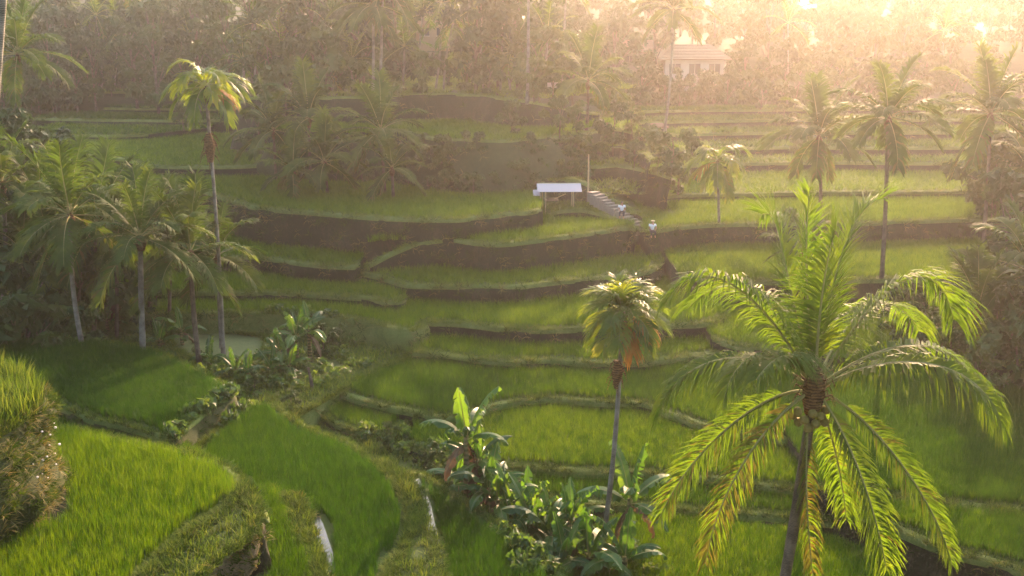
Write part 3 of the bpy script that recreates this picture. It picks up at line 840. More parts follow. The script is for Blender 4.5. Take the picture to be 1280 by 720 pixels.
# the big lit coconut palm, each frond where the photograph shows it
PC = at(1018, 482, d=24.0)
PB = Vector((6.55, 23.6, top_z(6.55, 23.6)))
root = empty('coconut_palm', PB)
tag(root, 'large sunlit coconut palm with long arching yellow-green fronds and a coconut cluster', 'palm tree', 'coconut palms in the valley')
me, C = trunk_mesh((0, 0, -.4), PC - PB - Vector((0, 0, .1)), .17, .12, .12, M['bark_dark'], 14, 3)
link('trunk', me, root)
def P_(x, y, dd=0.0): return at(x, y, d=24.0 + dd) - PB
NF = [  # axis points (photo x, y, depth from the trunk), leaflet length, droop, share of old leaflets, twist, leaflets
    ([(1018, 470, 0), (1010, 400, -.1), (1004, 310, -.3), (1012, 238, -.2)], .55, .05, 0, 0, 58),
    ([(1015, 472, 0), (992, 390, .4), (972, 300, .8), (976, 258, 1.4), (952, 268, 2.0)], 1.0, .18, 0, .9, 72),
    ([(1022, 472, 0), (1032, 390, .4), (1050, 300, .7), (1070, 255, 1.0), (1104, 248, 1.3)], .85, .2, 0, -.7, 64),
    ([(1020, 470, 0), (1022, 400, -.5), (1030, 330, -.9), (1044, 290, -1.3)], 1.0, .2, 0, 1.3, 68),
    ([(1026, 470, 0), (1075, 400, -.4), (1125, 312, -.6), (1180, 325, -.5), (1192, 400, -.3)], 1.0, .45, 0, -.5, 84),
    ([(1028, 480, 0), (1080, 440, .6), (1150, 405, 1.0), (1215, 425, 1.1), (1244, 530, 1.0)], 1.0, .75, 0, 0, 88),
    ([(1030, 482, 0), (1080, 452, -1.0), (1160, 432, -1.6), (1230, 462, -2.0), (1250, 525, -2.0)], .95, .85, 0, .25, 88),
    ([(1026, 490, 0), (1070, 505, -.3), (1135, 575, -.5), (1178, 650, -.5), (1190, 706, -.4)], .62, .30, .12, 0, 84, 1.0),
    ([(1024, 492, 0), (1055, 535, -.9), (1080, 595, -1.2), (1100, 660, -1.2), (1108, 712, -1.1)], .68, .40, .03, .8, 84),
    ([(1020, 492, 0), (1040, 535, .6), (1052, 590, .8), (1058, 650, .7)], .62, .45, .1, -.6, 70),
    ([(1014, 496, 0), (1004, 560, -.3), (1006, 640, -.4), (1018, 735, -.3)], .45, .55, .6, .8, 60),
    ([(1012, 490, 0), (970, 515, -.6), (925, 570, -.8), (892, 635, -.9), (882, 705, -.9)], .6, .32, .5, 0, 76, -1.0),
    ([(1010, 488, 0), (960, 485, .5), (900, 535, .8), (850, 585, .9), (824, 648, .9)], .66, .34, .2, 0, 80, -1.0),
    ([(1010, 482, 0), (960, 436, .2), (890, 432, .5), (836, 465, .5), (822, 522, .4)], 1.0, .85, 0, 0, 88),
    ([(1012, 475, 0), (975, 405, -.6), (920, 325, -.9), (860, 322, -1.2), (832, 380, -1.4)], 1.0, .6, 0, .5, 88),
    ([(1014, 474, 0), (985, 400, 1.2), (945, 340, 2.2), (895, 345, 3.2), (860, 385, 3.9)], .95, .55, 0, 0, 66),
    ([(1022, 474, 0), (1050, 410, 1.4), (1085, 360, 2.4), (1125, 365, 3.2), (1150, 415, 3.8)], .95, .55, 0, 0, 64),
    ([(1016, 476, 0), (1000, 440, -1.4), (975, 430, -2.4), (945, 475, -3.1)], .85, .6, 0, .4, 58),
    ([(1014, 476, 0), (985, 445, -.8), (945, 425, -1.6), (915, 450, -2.2), (905, 500, -2.5)], .85, .6, 0, .6, 62),
]
for i, (cv, ll, dr, old, tw, n, *rl) in enumerate(NF):
    mb = frond_mb([P_(*q) for q in cv], ll * (1.3 if rl else 1.5), int(n * (1.9 if rl else 1.45)), 300 + i, dr * .85, .036 if rl else .05, bare=.12, sweep=(14, 52) if dr >= .4 else (30, 60), rad=.045, old=old, lift=.22, twist=tw, segs=4, tear=.10 if rl else .04, roll=rl[0] if rl else 0.0)
    o = mb.build('frond', [M['frond'], M['rachis'], M['frond_old']], root)
    if old > .5: o['label'] = 'browned hanging frond'
mb = MB()
c0 = PC - PB
mb.tube([c0 - Vector((.02, 0, .75)), c0 - Vector((0, 0, .35)), c0 + Vector((0, 0, .1)), c0 + Vector((0, 0, .6))], [.17, .28, .27, .08], 10)
for k in range(26):
    q = k * 2.4; z0 = -.45 + .035 * k
    b_ = c0 + Vector((math.cos(q) * .22, math.sin(q) * .22, z0))
    mb.tube([b_, b_ + Vector((math.cos(q) * .22, math.sin(q) * .22, .12)), b_ + Vector((math.cos(q) * .34, math.sin(q) * .34, -.12))], [.03, .02, .006], 4)
link('crown_shaft', mb.mesh('crown_shaft', M['fibre'], True), root)
def blob(r, seed, sx=1, sz=1.15, n=10, m_=7):
    mb = MB(); v = []
    for j in range(m_ + 1):
        th = math.pi * j / m_
        for i in range(n):
            q = 2 * math.pi * i / n
            p = Vector((math.sin(th) * math.cos(q), math.sin(th) * math.sin(q), math.cos(th)))
            k = 1 + .1 * noise.noise(p * 1.7 + Vector((seed, 0, 0)))
            v.append((p.x * r * k * sx, p.y * r * k * sx, p.z * r * k * sz))
    mb.add(v, [(j * n + i, (j + 1) * n + i, (j + 1) * n + (i + 1) % n, j * n + (i + 1) % n) for j in range(m_) for i in range(n)])
    return mb
nut = blob(.115, 1).mesh('coconut', M['nut'], True)
for k, (dx, dy, dz) in enumerate([(-.42, -.18, -.62), (-.28, -.32, -.78), (-.1, -.36, -.60), (.1, -.34, -.68), (.24, -.26, -.86), (-.36, -.1, -.92), (-.16, -.3, -1.0), (.3, -.1, -.6), (-.02, -.38, -.86), (-.5, -.05, -.75)]):
    o = link('coconut', nut, root); o.location = c0 + Vector((dx, dy, dz)); o.rotation_euler = (k, k * 1.7, 0)

def ground_pt(x, y, z=None):
    """Where the sight line through (x, y) meets the terraces."""
    if z is not None: return at(x, y, z=z)
    D = ray(x, y); t = 18.0
    while t < 190:
        p = Vector((0, 0, H)) + D * t
        if p.z <= top_z(p.x, p.y): return Vector((p.x, p.y, top_z(p.x, p.y)))
        t += .25
    return p

G_COCO = 'coconut palms in the valley'
def palm_px(base_px, crown_px, label, bz=None, back=0, **k):
    B = ground_pt(*base_px, z=bz)
    Cc = at(*crown_px, d=B.y + back)
    return palm(B, Cc, label, **k)

# feather-crowned slender palms
palm_px((750, 692), (778, 397), 'slender palm with a drooping mop crown above the middle of the fields', bz=0, r=.10, bend=.2, fset=FAN, nf=34, fs=1.05, seed=1, mat='bark_pale', name='feather_palm', el=(0, 7.2), dead=3, dead_az=(-.7, -1.3, -.3), group='slender mop-crowned palms', upright=5)
palm_px((279, 446), (257, 112), 'very tall slender palm with a lime green crown and orange dead fronds', bz=ZL0, r=.11, bend=.15, fset=FAN2, nf=15, fs=1.25, seed=2, mat='bark_pale', name='feather_palm', el=(1, 6.5), dead=3, dead_az=(-.2, .2, -.5), group='slender mop-crowned palms')
palm_px((898, 306), (897, 205), 'golden backlit palm with a drooping crown in the haze behind the big palm', r=.10, fset=FAN2, nf=17, fs=1.3, seed=3, mat='bark_pale', name='feather_palm', el=(1, 7.5), dead=2, dead_az=(3.4, -.8), group='slender mop-crowned palms')
# palms on the left bank
for k, (b_, c_, lab, kw) in enumerate([
    ((0, 412), (2, 232), 'dark palm with a pale curved trunk at the left edge of the photo', dict(r=.14, bend=.5, mat='bark_pale', nf=18, fs=1.0)),
    ((104, 432), (88, 272), 'leaning palm with a pale curved trunk in the dark left-hand grove', dict(r=.13, bend=-.35, mat='bark_pale', nf=17, fs=1.05)),
    ((116, 428), (120, 285), 'bushy dark palm beside the leaning palm of the left-hand grove', dict(r=.13, nf=18, fs=1.12)),
    ((178, 440), (175, 300), 'sturdy palm with a pale lower trunk at the corner of the dark paddy', dict(r=.16, mat='bark_pale', nf=17, fs=.95)),
    ((186, 404), (190, 285), 'palm standing just behind the sturdy palm at the paddy corner', dict(r=.11, nf=14, fs=.9)),
    ((251, 462), (238, 318), 'dark-trunked palm with tall upright fronds in front of the muddy paddy', dict(r=.15, bend=-.15, nf=17, fs=1.0, upright=5)),
    ((276, 436), (270, 322), 'pale thin palm spreading its fronds to the right over the muddy paddy', dict(r=.09, mat='bark_pale', nf=12, fs=.85)),
    ((60, 420), (52, 262), 'shadowed palm deep inside the left-hand grove', dict(r=.13, nf=17, fs=1.0)),
    ((28, 300), (22, 70), 'tall thin palm rising behind the left-hand grove', dict(r=.10, nf=18, fs=1.05)),
    ((70, 428), (66, 330), 'short bushy palm in front of the left-hand grove', dict(r=.13, nf=18, fs=.95)),
    ((145, 425), (146, 318), 'middle-sized palm filling the gap in the left-hand grove', dict(r=.12, nf=16, fs=.9)),
    ((212, 408), (214, 312), 'palm behind the dark-trunked palm, against the lower terraces', dict(r=.11, nf=15, fs=.85)),
    ((20, 400), (30, 320), 'low stemless-looking palm under the palm at the left edge', dict(r=.12, nf=14, fs=.8)),
]):
    palm_px(b_, c_, lab, group=G_COCO, fset=PALM_NEAR, seed=40 + k, el=(0, 7.6), **kw)
# palms of the thicket in the middle
for k, (b_, c_, lab, d_, kw) in enumerate([
    ((388, 232), (386, 150), 'hazy palm with an upright crown, tallest of the thicket left of the hut', None, dict(nf=17, fs=1.05)),
    ((345, 228), (342, 165), 'hazy palm at the left end of the thicket', None, dict(nf=16, fs=1.0)),
    ((410, 245), (406, 205), 'low palm with a yellow-green heart in front of the thicket', None, dict(nf=16, fs=1.0)),
    ((482, 245), (476, 165), 'palm with a yellowing frond at the right of the thicket palms', None, dict(nf=17, fs=1.0)),
    ((370, 246), (366, 215), 'small grey-green palm at the foot of the thicket', None, dict(nf=14, fs=.85)),
    ((492, 250), (490, 212), 'short palm with a browning skirt beside the shrub bank', None, dict(nf=14, fs=.8)),
]):
    palm_px(b_, c_, lab, group=G_COCO, fset=PALM_MID, seed=70 + k, el=(0, 7.6), r=.12, **kw)
# far palms
for k, (b_, c_, lab, kw) in enumerate([
    ((733, 158), (735, 103), 'bright-topped palm at the head of the stone steps', dict(nf=16, fs=1.1)),
    ((826, 196), (842, 14), 'tall leaning palm before the pale house, its crown at the top of the photo', dict(nf=17, fs=1.15, bend=.4, mat='bark_pale')),
    ((466, 130), (466, 8), 'tall pale palm with a hanging skirt over the forest edge', dict(nf=15, fs=1.2, mat='bark_pale', el=(2, 8))),
    ((474, 128), (478, -14), 'tall pale palm twinned with the palm over the forest edge', dict(nf=15, fs=1.1, mat='bark_pale', el=(2, 8))),
    ((659, 156), (660, -50), 'very tall bare white trunk behind the bright upper field', dict(nf=15, fs=1.1, mat='bark_pale')),
    ((1026, 262), (1024, 172), 'wide golden palm in the glare behind the big palm', dict(nf=19, fs=1.2)),
    ((1102, 350), (1110, 150), 'tall golden palm in the middle of the glare', dict(nf=18, fs=1.05)),
    ((1229, 305), (1238, 145), 'wide golden palm near the right edge of the photo', dict(nf=19, fs=1.25)),
    ((1222, 440), (1222, 388), 'low dark palm with upright fronds on the right bank', dict(nf=12, fs=.85, el=(0, 3))),
    ((1290, 300), (1285, 215), 'dark palm cut by the right edge of the photo', dict(nf=18, fs=1.1)),
    ((1010, 352), (1003, 315), 'small palm half hidden behind the top of the big palm', dict(nf=12, fs=.7)),
    ((1300, 440), (1290, 345), 'palm in the shadowed thicket at the right edge', dict(nf=16, fs=1.0)),
]):
    kw = dict(el=(0, 7.6), mat='bark_dark', bend=.1) | kw
    palm_px(b_, c_, lab, group=G_COCO, fset=PALM_MID, seed=90 + k, r=.14, **kw)

# near leaning trunk at the upper left, its crown above the picture
B = Vector((-13.6, 22.3, 0)); B.z = top_z(B.x, B.y)
palm(B, at(9, -110, d=22), 'rough pale palm trunk leaning past the upper left corner of the photo', G_COCO, r=.14, bend=0, fset=PALM_NEAR, nf=14, seed=33, mat='bark_pale', el=(0, 5))

# ------------------------------------------------------------------ broadleaf trees, shrubs, bananas, weeds
def leaf_cloud(mb, centres, n, size, seed, mi=0, flat=.5):
    """Leaf-sized faces filling clumps: uneven outline, gaps between the clumps."""
    R = random.Random(seed)
    for i in range(n):
        c, r = centres[R.randrange(len(centres))]
        v = Vector((R.gauss(0, 1), R.gauss(0, 1), R.gauss(0, 1))).normalized() * r * R.random() ** .38
        v.z *= .75
        p = Vector(c) + v
        nrm = (Vector((R.uniform(-1, 1), R.uniform(-1, 1), R.uniform(-.2, 1))) + v.normalized() * flat).normalized()
        t = nrm.cross(Vector((R.uniform(-1, 1), R.uniform(-1, 1), R.uniform(-1, 1)))).normalized()
        b = nrm.cross(t)
        s = size * R.uniform(.6, 1.35)
        tip = p + t * s + Vector((0, 0, -s * .25))
        mb.add([p - t * s * .5, p - b * s * .34, tip, p + b * s * .34], [(0, 1, 2, 3)], mi)

def tree_proto(seed, hgt, spread, nclump, nleaf, leaf, trunk_h=.4, trunk_r=.18, mat='tree', tall=.6):
    """(trunk mesh, crown mesh) of a broadleaf tree."""
    R = random.Random(seed)
    mt, mc = MB(), MB()
    top = Vector((R.uniform(-.4, .4), R.uniform(-.4, .4), hgt * .8))
    mt.tube(bez([(0, 0, -.6), (R.uniform(-.2, .2), 0, hgt * .3), (R.uniform(-.4, .4), R.uniform(-.3, .3), hgt * .55), top], 9), [trunk_r * (1 - .085 * i) for i in range(9)], 7)
    cl = []
    for k in range(nclump):
        q = R.uniform(0, 6.28); f = R.uniform(trunk_h, 1.0)
        rr = spread * R.uniform(.25, 1) * (1 - .55 * abs(f - .62) / .4) 
        c = Vector((math.cos(q) * rr, math.sin(q) * rr, hgt * f))
        r = spread * R.uniform(.18, .38)
        cl.append((c, r))
        st = Vector((0, 0, hgt * max(.22, f - .28)))
        if R.random() < .7: mt.tube(bez([st, st.lerp(c, .5) + Vector((0, 0, .1 * hgt * .3)), c], 5), [trunk_r * .4, trunk_r * .33, trunk_r * .25, trunk_r * .16, trunk_r * .07], 5)
    leaf_cloud(mc, cl, nleaf, leaf, seed)
    return mt.mesh('trunk', M['bark_dark'], True), mc.mesh('crown', M[mat])

def plant_tree(proto, loc, s, label, cat, group, name, rz, sz=1.0):
    root = empty(name, loc, rz)
    a_ = link('trunk', proto[0], root); b_ = link('crown', proto[1], root)
    root.scale = (s, s, s * sz)
    return tag(root, label, cat, group)

TREES = [tree_proto(500 + i, h_, sp_, nc, 1900, .5, th) for i, (h_, sp_, nc, th) in enumerate([(10, 3.6, 22, .15), (12, 3.2, 24, .14), (8, 4.0, 20, .12), (13, 2.7, 22, .18), (9, 3.2, 20, .1)])]
SHRUBS = [tree_proto(520 + i, 2.4, 1.25, 9, 620, .24, .1, .05, 'shrub') for i in range(4)]
R = random.Random(11)
nt_ = 0
def forest_tree(x, y, s, kinds=(0, 1, 2, 3, 4)):
    global nt_
    k = R.choice(kinds)
    z = top_z(x, y)
    lab = ('hazy broadleaf tree of the forest above the terraces', 'hazy tall narrow tree of the forest above the terraces')[k in (1, 3)]
    plant_tree(TREES[k], (x, y, z), s, lab, 'tree', ('broadleaf trees of the hillside forest', 'narrow trees of the hillside forest')[k in (1, 3)], 'forest_tree', R.uniform(0, 6.28), R.uniform(.9, 1.15))
    nt_ += 1
# forest rows along the foot of the far hill, thinned where the sun comes over
for px0, px1, step, d0, d1 in ((-120, 700, 26, 97, 104), (-140, 720, 26, 108, 118), (-150, 760, 30, 124, 134), (690, 1420, 34, 122, 130), (690, 1440, 36, 138, 150), (840, 1440, 26, 152, 166), (-160, 700, 34, 142, 156), (-160, 860, 30, 160, 172)):
    x = px0
    while x < px1:
        xx = x + R.uniform(-10, 10); d = R.uniform(d0, d1)
        if px1 <= 760 and xx < 300 and d < 118: d += 22      # the far-left terraces stay open
        if px1 > 800 and 815 < xx < 905 and d < 135: x += step; continue   # clearing of the pale house
        if 505 < xx < 570 and d < 120: x += step; continue   # the forest cottage
        w = (xx - 640) / F * d / math.cos(PITCH) * 1.0
        forest_tree(w, d, R.uniform(.75, 1.15))
        x += step * R.uniform(.75, 1.3)
for u, d, q in ((828, 122, .62), (846, 120, .5), (866, 121, .55), (888, 123, .66), (905, 121, .6), (800, 124, .7), (780, 123, .6)):
    forest_tree((u - 640) / F * d, d, q, (0, 2, 4))
# undergrowth closing the forest edge
for px0, px1, step, d0, d1 in ((310, 720, 19, 90, 99), (-60, 300, 34, 126, 138), (700, 1340, 44, 117, 124)):
    x = px0
    while x < px1:
        d = R.uniform(d0, d1); w = (x - 640) / F * d
        if not (500 < x < 640 and d < 93):
            plant_tree(SHRUBS[R.randrange(4)], (w, d, top_z(w, d) - .2), R.uniform(1.3, 2.4), 'bushy undergrowth clump along the edge of the hazy forest', 'shrub', 'bushes at the forest edge', 'shrub', R.uniform(0, 6.28))
        x += step * R.uniform(.7, 1.3)
# thicket bank between the hut and the palms
q = SLABS['F9']; n9 = len(q['lip'])
for k in range(140):
    i = R.randrange(int(n9 * .04), int(n9 * .985)); h = R.random() ** .8 * 5.0
    p, o_ = q['lip'][i], q['O'][i]
    x, y = p[0] + o_[0] * (.0 + .42 * h), p[1] + o_[1] * (.0 + .42 * h)
    z = max(top_z(x, y) if h > 3.5 else -9, p[2] - h - .9)
    plant_tree(SHRUBS[R.randrange(4)], (x, y, z - .3), R.uniform(.45, .95), 'tangled shrub on the steep thicket bank below the bright field', 'shrub', 'shrubs of the thicket bank', 'shrub', R.uniform(0, 6.28))
# dark understorey of the left-hand grove, behind the palms
for k in range(56):
    u = R.uniform(-20, 190); d = R.uniform(49, 64)
    w = (u - 640) / F * d
    if u > 120 and d < 56: continue
    P = Vector((w, d, top_z(w, d)))
    plant_tree(SHRUBS[R.randrange(4)], P, R.uniform(1.1, 2.2) if u < 125 else R.uniform(.6, .9), 'dark bush under the palms of the left-hand grove', 'shrub', 'bushes of the left-hand grove', 'shrub', R.uniform(0, 6.28))
for k in range(16):
    u = R.uniform(-90, 105); d = R.uniform(57, 74); w = (u - 640) / F * d
    plant_tree(TREES[R.randrange(5)], (w, d, top_z(w, d)), R.uniform(.55, .75), 'dark broadleaf tree behind the palms of the left-hand grove', 'tree', 'broadleaf trees of the left-hand grove', 'forest_tree', R.uniform(0, 6.28))
# brown thicket on the right bank and bushes along the far terraces
for k in range(34):
    u = R.uniform(1085, 1300); y_ = R.uniform(395, 470); P = at(u, y_, z=2.2)
    if u < 1180 and y_ > 445: continue
    plant_tree(SHRUBS[R.randrange(4)], (P.x, P.y, top_z(P.x, P.y) - .2), R.uniform(.6, 1.15) + (.7 if u > 1230 else 0), 'russet shaded bush on the bank beyond the big palm', 'shrub', 'bushes of the right-hand bank', 'shrub', R.uniform(0, 6.28))
for k in range(20):
    u = R.uniform(1222, 1320); y_ = R.uniform(215, 345); P = ground_pt(u, y_)
    plant_tree(SHRUBS[R.randrange(4)], P, R.uniform(1.0, 2.4), 'golden hazy bush on the terraces at the right edge', 'shrub', 'bushes at the right edge', 'shrub', R.uniform(0, 6.28))
for k, (u, y_) in enumerate([(95, 128), (70, 122), (120, 130), (60, 135), (140, 121), (178, 108), (150, 112), (40, 140), (20, 150), (85, 140), (105, 120), (230, 165), (320, 170), (300, 180), (250, 150), (690, 150), (668, 138), (650, 142), (640, 170), (700, 172), (720, 196), (715, 225), (760, 150), (940, 130), (980, 160), (1000, 205), (950, 140), (1060, 150), (1040, 140), (880, 128), (610, 112), (590, 108), (560, 110), (800, 205), (822, 222), (812, 190), (790, 178), (838, 236), (846, 248), (792, 222), (766, 200), (826, 206)]):
    P = ground_pt(u, y_)
    plant_tree(SHRUBS[k % 4], P, R.uniform(.8, 1.6), 'rounded bush dotted along the far terrace banks', 'shrub', 'bushes on the far terraces', 'shrub', k)

# banana plants
def banana_leaf(seed, L=1.7, wd=.46, el=60, sag=.5, mat='banana'):
    R = random.Random(seed); mb = MB()
    P = arch(el, L, sag, seed)
    C = bez(P, 15)
    mb.tube(C, [.022 * (1 - .055 * i) for i in range(15)], 5, 1)
    hor = Vector((0, 1, 0))
    for sd in (-1, 1):
        prev = None; gap = 0
        for i in range(2, 14):
            t0, t1 = (i) / 14, (i + 1) / 14
            def edge(t, i_):
                T = (C[min(i_ + 1, 14)] - C[max(i_ - 1, 0)]).normalized()
                S = (hor - T * hor.dot(T)).normalized(); Nn = T.cross(S)
                if Nn.z < 0: Nn = -Nn
                w_ = wd * .5 * math.sin(math.pi * min(1, max(0.02, (t - .12) / .9)) ** .75) ** .55
                return C[i_], C[i_] + S * sd * w_ * .55 + Nn * w_ * .22, C[i_] + S * sd * w_ * (1 if i_ < 13 else .8) + Nn * (w_ * .05 - tear[i_])
            if prev is None: tear = [R.uniform(-.02, .14) for _ in range(15)]
            a0, a1, a2 = edge(t0, i); b0, b1, b2 = edge(t1, i + 1)
            if R.random() < .3:
                T = (C[i + 1] - C[i]); b2 = b2 - T * R.uniform(.15, .5); b2.z -= R.uniform(0, .12); b1 = b1 - T * .1
            mb.add([a0, a1, a2, b2, b1, b0], [(0, 1, 4, 5), (1, 2, 3, 4)] if sd > 0 else [(5, 4, 1, 0), (4, 3, 2, 1)], 0)
            prev = 1
    return mb.mesh('leaf', [M[mat], M['rachis'] if mat == 'banana' else M[mat]])
BLEAF = [banana_leaf(600 + i, 1.75, .5, el, sag) for i, (el, sag) in enumerate([(80, .16), (70, .3), (58, .45), (44, .5), (30, .55), (15, .5)])]
BDEAD = [banana_leaf(620 + i, 1.4, .34, el, 1.1, 'banana_dead') for i, el in enumerate((-25, -55))]
def stem_mesh(h, seed):
    mb = MB(); mb.tube(bez([(0, 0, -.3), (.02, 0, h * .5), (random.Random(seed).uniform(-.12, .12), .03, h)], 6), [.12, .115, .105, .09, .075, .05], 8)
    return mb.mesh('stem', M['pseudostem'], True)
STEMS = {h: stem_mesh(h, int(h * 10)) for h in (.5, 1.0, 1.6, 2.3)}
def banana(loc, s, h, nl, label, group, seed, dead=2):
    R = random.Random(seed + 5)
    root = empty('banana_plant', loc, R.uniform(0, 6.28))
    link('stem', STEMS[h], root)
    for i in range(nl):
        k = min(5, int(6 * (i + R.random()) / nl))
        o = link('leaf', BLEAF[k], root); o.location.z = h - .12
        o.rotation_euler = (R.uniform(-.15, .15), 0, i * 2.4 + R.uniform(-.4, .4)); q = R.uniform(.75, 1.1); o.scale = (q, q, q)
    for i in range(dead):
        o = link('dead_leaf', BDEAD[i % 2], root); o.location.z = h - .2; o.rotation_euler.z = R.uniform(0, 6.28)
        o['label'] = 'brown withered leaf hanging along the stem'
    root.scale = (s, s, s)
    return tag(root, label, 'banana plant', group)
GB = 'banana plants among the fields'
BA = [((585, 645), 1.0, 2.3, 7, 'tallest banana plant of the clump, its paddle leaves above the paddy edge'),
      ((612, 655), 1.0, 1.6, 7, 'banana plant with bright backlit leaves at the middle of the clump'),
      ((598, 640), .9, 1.6, 6, 'banana plant with grey hanging leaves at the back of the clump'),
      ((640, 668), .95, 1.0, 7, 'banana plant with many dead brown leaves round its stem'),
      ((622, 662), .9, 1.6, 6, 'banana plant with a reddish withered leaf above the path side'),
      ((668, 676), .95, 1.0, 7, 'low banana plant with glossy arching leaves right of the dead leaves'),
      ((690, 686), 1.0, 1.0, 7, 'banana plant with a pale upright leaf left of the slender palm'),
      ((712, 690), .95, 1.0, 7, 'banana plant close against the foot of the slender palm'),
      ((735, 714), 1.0, .5, 7, 'stemless banana plant with broad bright leaves in front of the slender palm'),
      ((780, 718), 1.0, .5, 6, 'small banana plant with broad leaves at the bottom of the photo'),
      ((786, 690), 1.0, 1.6, 5, 'lone banana plant with a thin brown stem right of the slender palm'),
      ((705, 716), .9, .5, 6, 'little banana plant in the shade below the clump'),
      ((572, 632), .8, 1.0, 5, 'smaller banana plant at the upper left of the clump'),
      ((656, 655), .9, 1.0, 6, 'banana plant with fresh leaves below the grassy field bund'),
      ((676, 660), .85, .5, 6, 'short banana plant among the fresh leaves under the bund')]
for i, (p, s, h, nl, lab) in enumerate(BA):
    P = at(*p, z=0); P.z = top_z(P.x, P.y)
    banana(P, s * 1.28, h, nl + 1, lab, GB, i, 4 if i in (2, 3, 4, 5, 8) else 2)
BL = [((352, 462), .8, 1.0, 7, 'leafy banana plant in the clump beside the muddy paddy'), ((372, 458), .85, 1.6, 7, 'banana plant with a yellow-green upright leaf beside the muddy paddy'),
      ((388, 452), .85, 1.6, 6, 'banana plant with pale grey leaves at the right of the muddy paddy'), ((362, 468), .75, .5, 7, 'low dark banana plant at the foot of the clump by the muddy paddy'),
      ((340, 470), .75, .5, 6, 'low banana plant at the left of the clump by the muddy paddy'),
      ((200, 434), .7, .5, 6, 'small banana plant under the palm at the paddy corner'), ((228, 432), .75, 1.0, 4, 'banana plant with two upright leaves on the edge of the muddy paddy'),
      ((262, 458), .6, .5, 6, 'young banana plant at the foot of the dark-trunked palm'), ((295, 470), .6, .5, 6, 'young banana plant in the weeds below the muddy paddy'),
      ((310, 474), .55, .5, 6, 'smallest banana plant in the weeds below the muddy paddy'), ((135, 420), .8, 1.0, 6, 'banana plant in the shade of the left-hand grove'), ((152, 416), .8, 1.0, 6, 'second shaded banana plant of the left-hand grove, nearer the paddy corner'),
      ((30, 330), 1.0, 2.3, 7, 'banana plant with glinting leaves deep in the left-hand grove')]
for i, (p, s, h, nl, lab) in enumerate(BL):
    P = at(*p, z=ZL0 if p[1] > 400 else 2.35); P.z = top_z(P.x, P.y)
    banana(P, s * 1.25, h, nl, lab, GB, 40 + i, 1)

# leafy shrubs beside the muddy paddy and on the path
for i, (u, y_, s, lab) in enumerate([(404, 448, .75, 'round clipped-looking bush beside the banana clump'), (420, 436, .6, 'smaller round bush behind the clipped-looking bush'), (318, 492, .45, 'low bush at the corner of the dark paddy'),
                                     (365, 515, .4, 'low bush on the path above the wide near field'), (486, 560, .42, 'dark tuft of bush in the middle of the path'), (250, 455, .4, 'low bush beside the foot of the dark-trunked palm'),
                                     (545, 600, .5, 'bush on the bank left of the banana clump'), (530, 588, .4, 'grey-green bush on the bank by the small field'), (560, 610, .5, 'leafy bush under the left edge of the banana clump')]):
    P = ground_pt(u, y_)
    plant_tree(SHRUBS[i % 4], P, s, lab, 'shrub', 'bushes along the valley path', 'shrub', i)

# low weeds: one mass
W = []
def weed_area(poly, n, z=None):
    xs = [p[0] for p in poly]; ys = [p[1] for p in poly]; P2 = np.array(poly, float)
    g = np.column_stack([rng.uniform(min(xs), max(xs), n), rng.uniform(min(ys), max(ys), n)])
    for u, y_ in g[pip(g, P2)]:
        P = ground_pt(u, y_) if z is None else at(u, y_, z=z)
        W.append((P.x, P.y, P.z))
weed_area([(375, 520), (400, 535), (470, 560), (520, 590), (560, 620), (640, 690), (700, 720), (760, 700), (700, 640), (640, 600), (600, 590), (560, 560), (520, 545), (430, 545), (390, 510)], 420)
weed_area([(200, 440), (250, 465), (300, 480), (370, 500), (420, 480), (460, 460), (420, 410), (340, 400), (335, 440), (300, 455), (240, 455), (205, 430)], 330)
weed_area([(212, 550), (235, 530), (298, 487), (325, 505), (262, 558)], 110)
weed_area([(60, 430), (190, 434), (200, 410), (60, 400)], 160)
weed_area([(640, 660), (640, 720), (830, 720), (800, 690), (740, 680), (690, 660)], 200)
W = np.array(W)
WT = []
for i in range(3):
    mb = MB(); leaf_cloud(mb, [((0, 0, .12), .2), ((.12, .05, .2), .15), ((-.1, .1, .1), .17)], 46, .13, 700 + i)
    WT.append(bpy.data.objects.new('weed', mb.mesh('weed', M['weed'])))
sW = rng.uniform(.7, 1.6, len(W))
scatter('weeds', WT, W, rng.uniform(0, 6.28, len(W)), np.column_stack([sW, sW, sW * rng.uniform(.7, 1.5, len(W))]), 'low broad-leaved weeds on the banks and the valley path', 'weeds')

# ------------------------------------------------------------------ hut, steps, people, houses, posts
hb_ = ground_pt(698, 262); hb_.z = 5.75
root = empty('field_hut', (hb_.x, hb_.y, hb_.z), .03)
tag(root, 'open field hut with a white sheet roof on thin poles above the terraces', 'hut')
mb = MB()
for k in range(9): mb.box((-1.4 + .35 * k, 0, .004 * (k % 2)), (.352, 1.25, .012), mi=0)
rf = mb.mesh('roof_sheet', M['tin'])
for sy, tl in ((-.62, .36), (.62, -.36)):
    o = link('roof_sheet', rf, root); o.location = (0, sy * .92, 1.52); o.rotation_euler.x = tl
for px, py in ((-1.0, -.85), (.98, -.85), (-1.15, .8), (1.0, .8), (-1.35, -.4)):
    mb = MB(); mb.tube([(px, py, -.5), (px + .03, py, .7), (px, py, 1.4 if px > -1.3 else 1.1)], [.05, .045, .04], 6); mb.build('post', M['bamboo'], root)
mb = MB(); mb.tube([(-1.5, 0, 1.74), (1.5, 0, 1.74)], .04, 6); mb.build('ridge_pole', M['bamboo'], root)
for y_ in (-.85, .8):
    mb = MB(); mb.tube([(-1.5, y_, 1.36), (1.5, y_, 1.36)], .035, 6); mb.build('eave_pole', M['bamboo'], root)
mb = MB(); mb.tube([(-.35, -.8, .75), (.45, -.75, 1.1)], .025, 5); mb.build('brace', M['bamboo'], root)
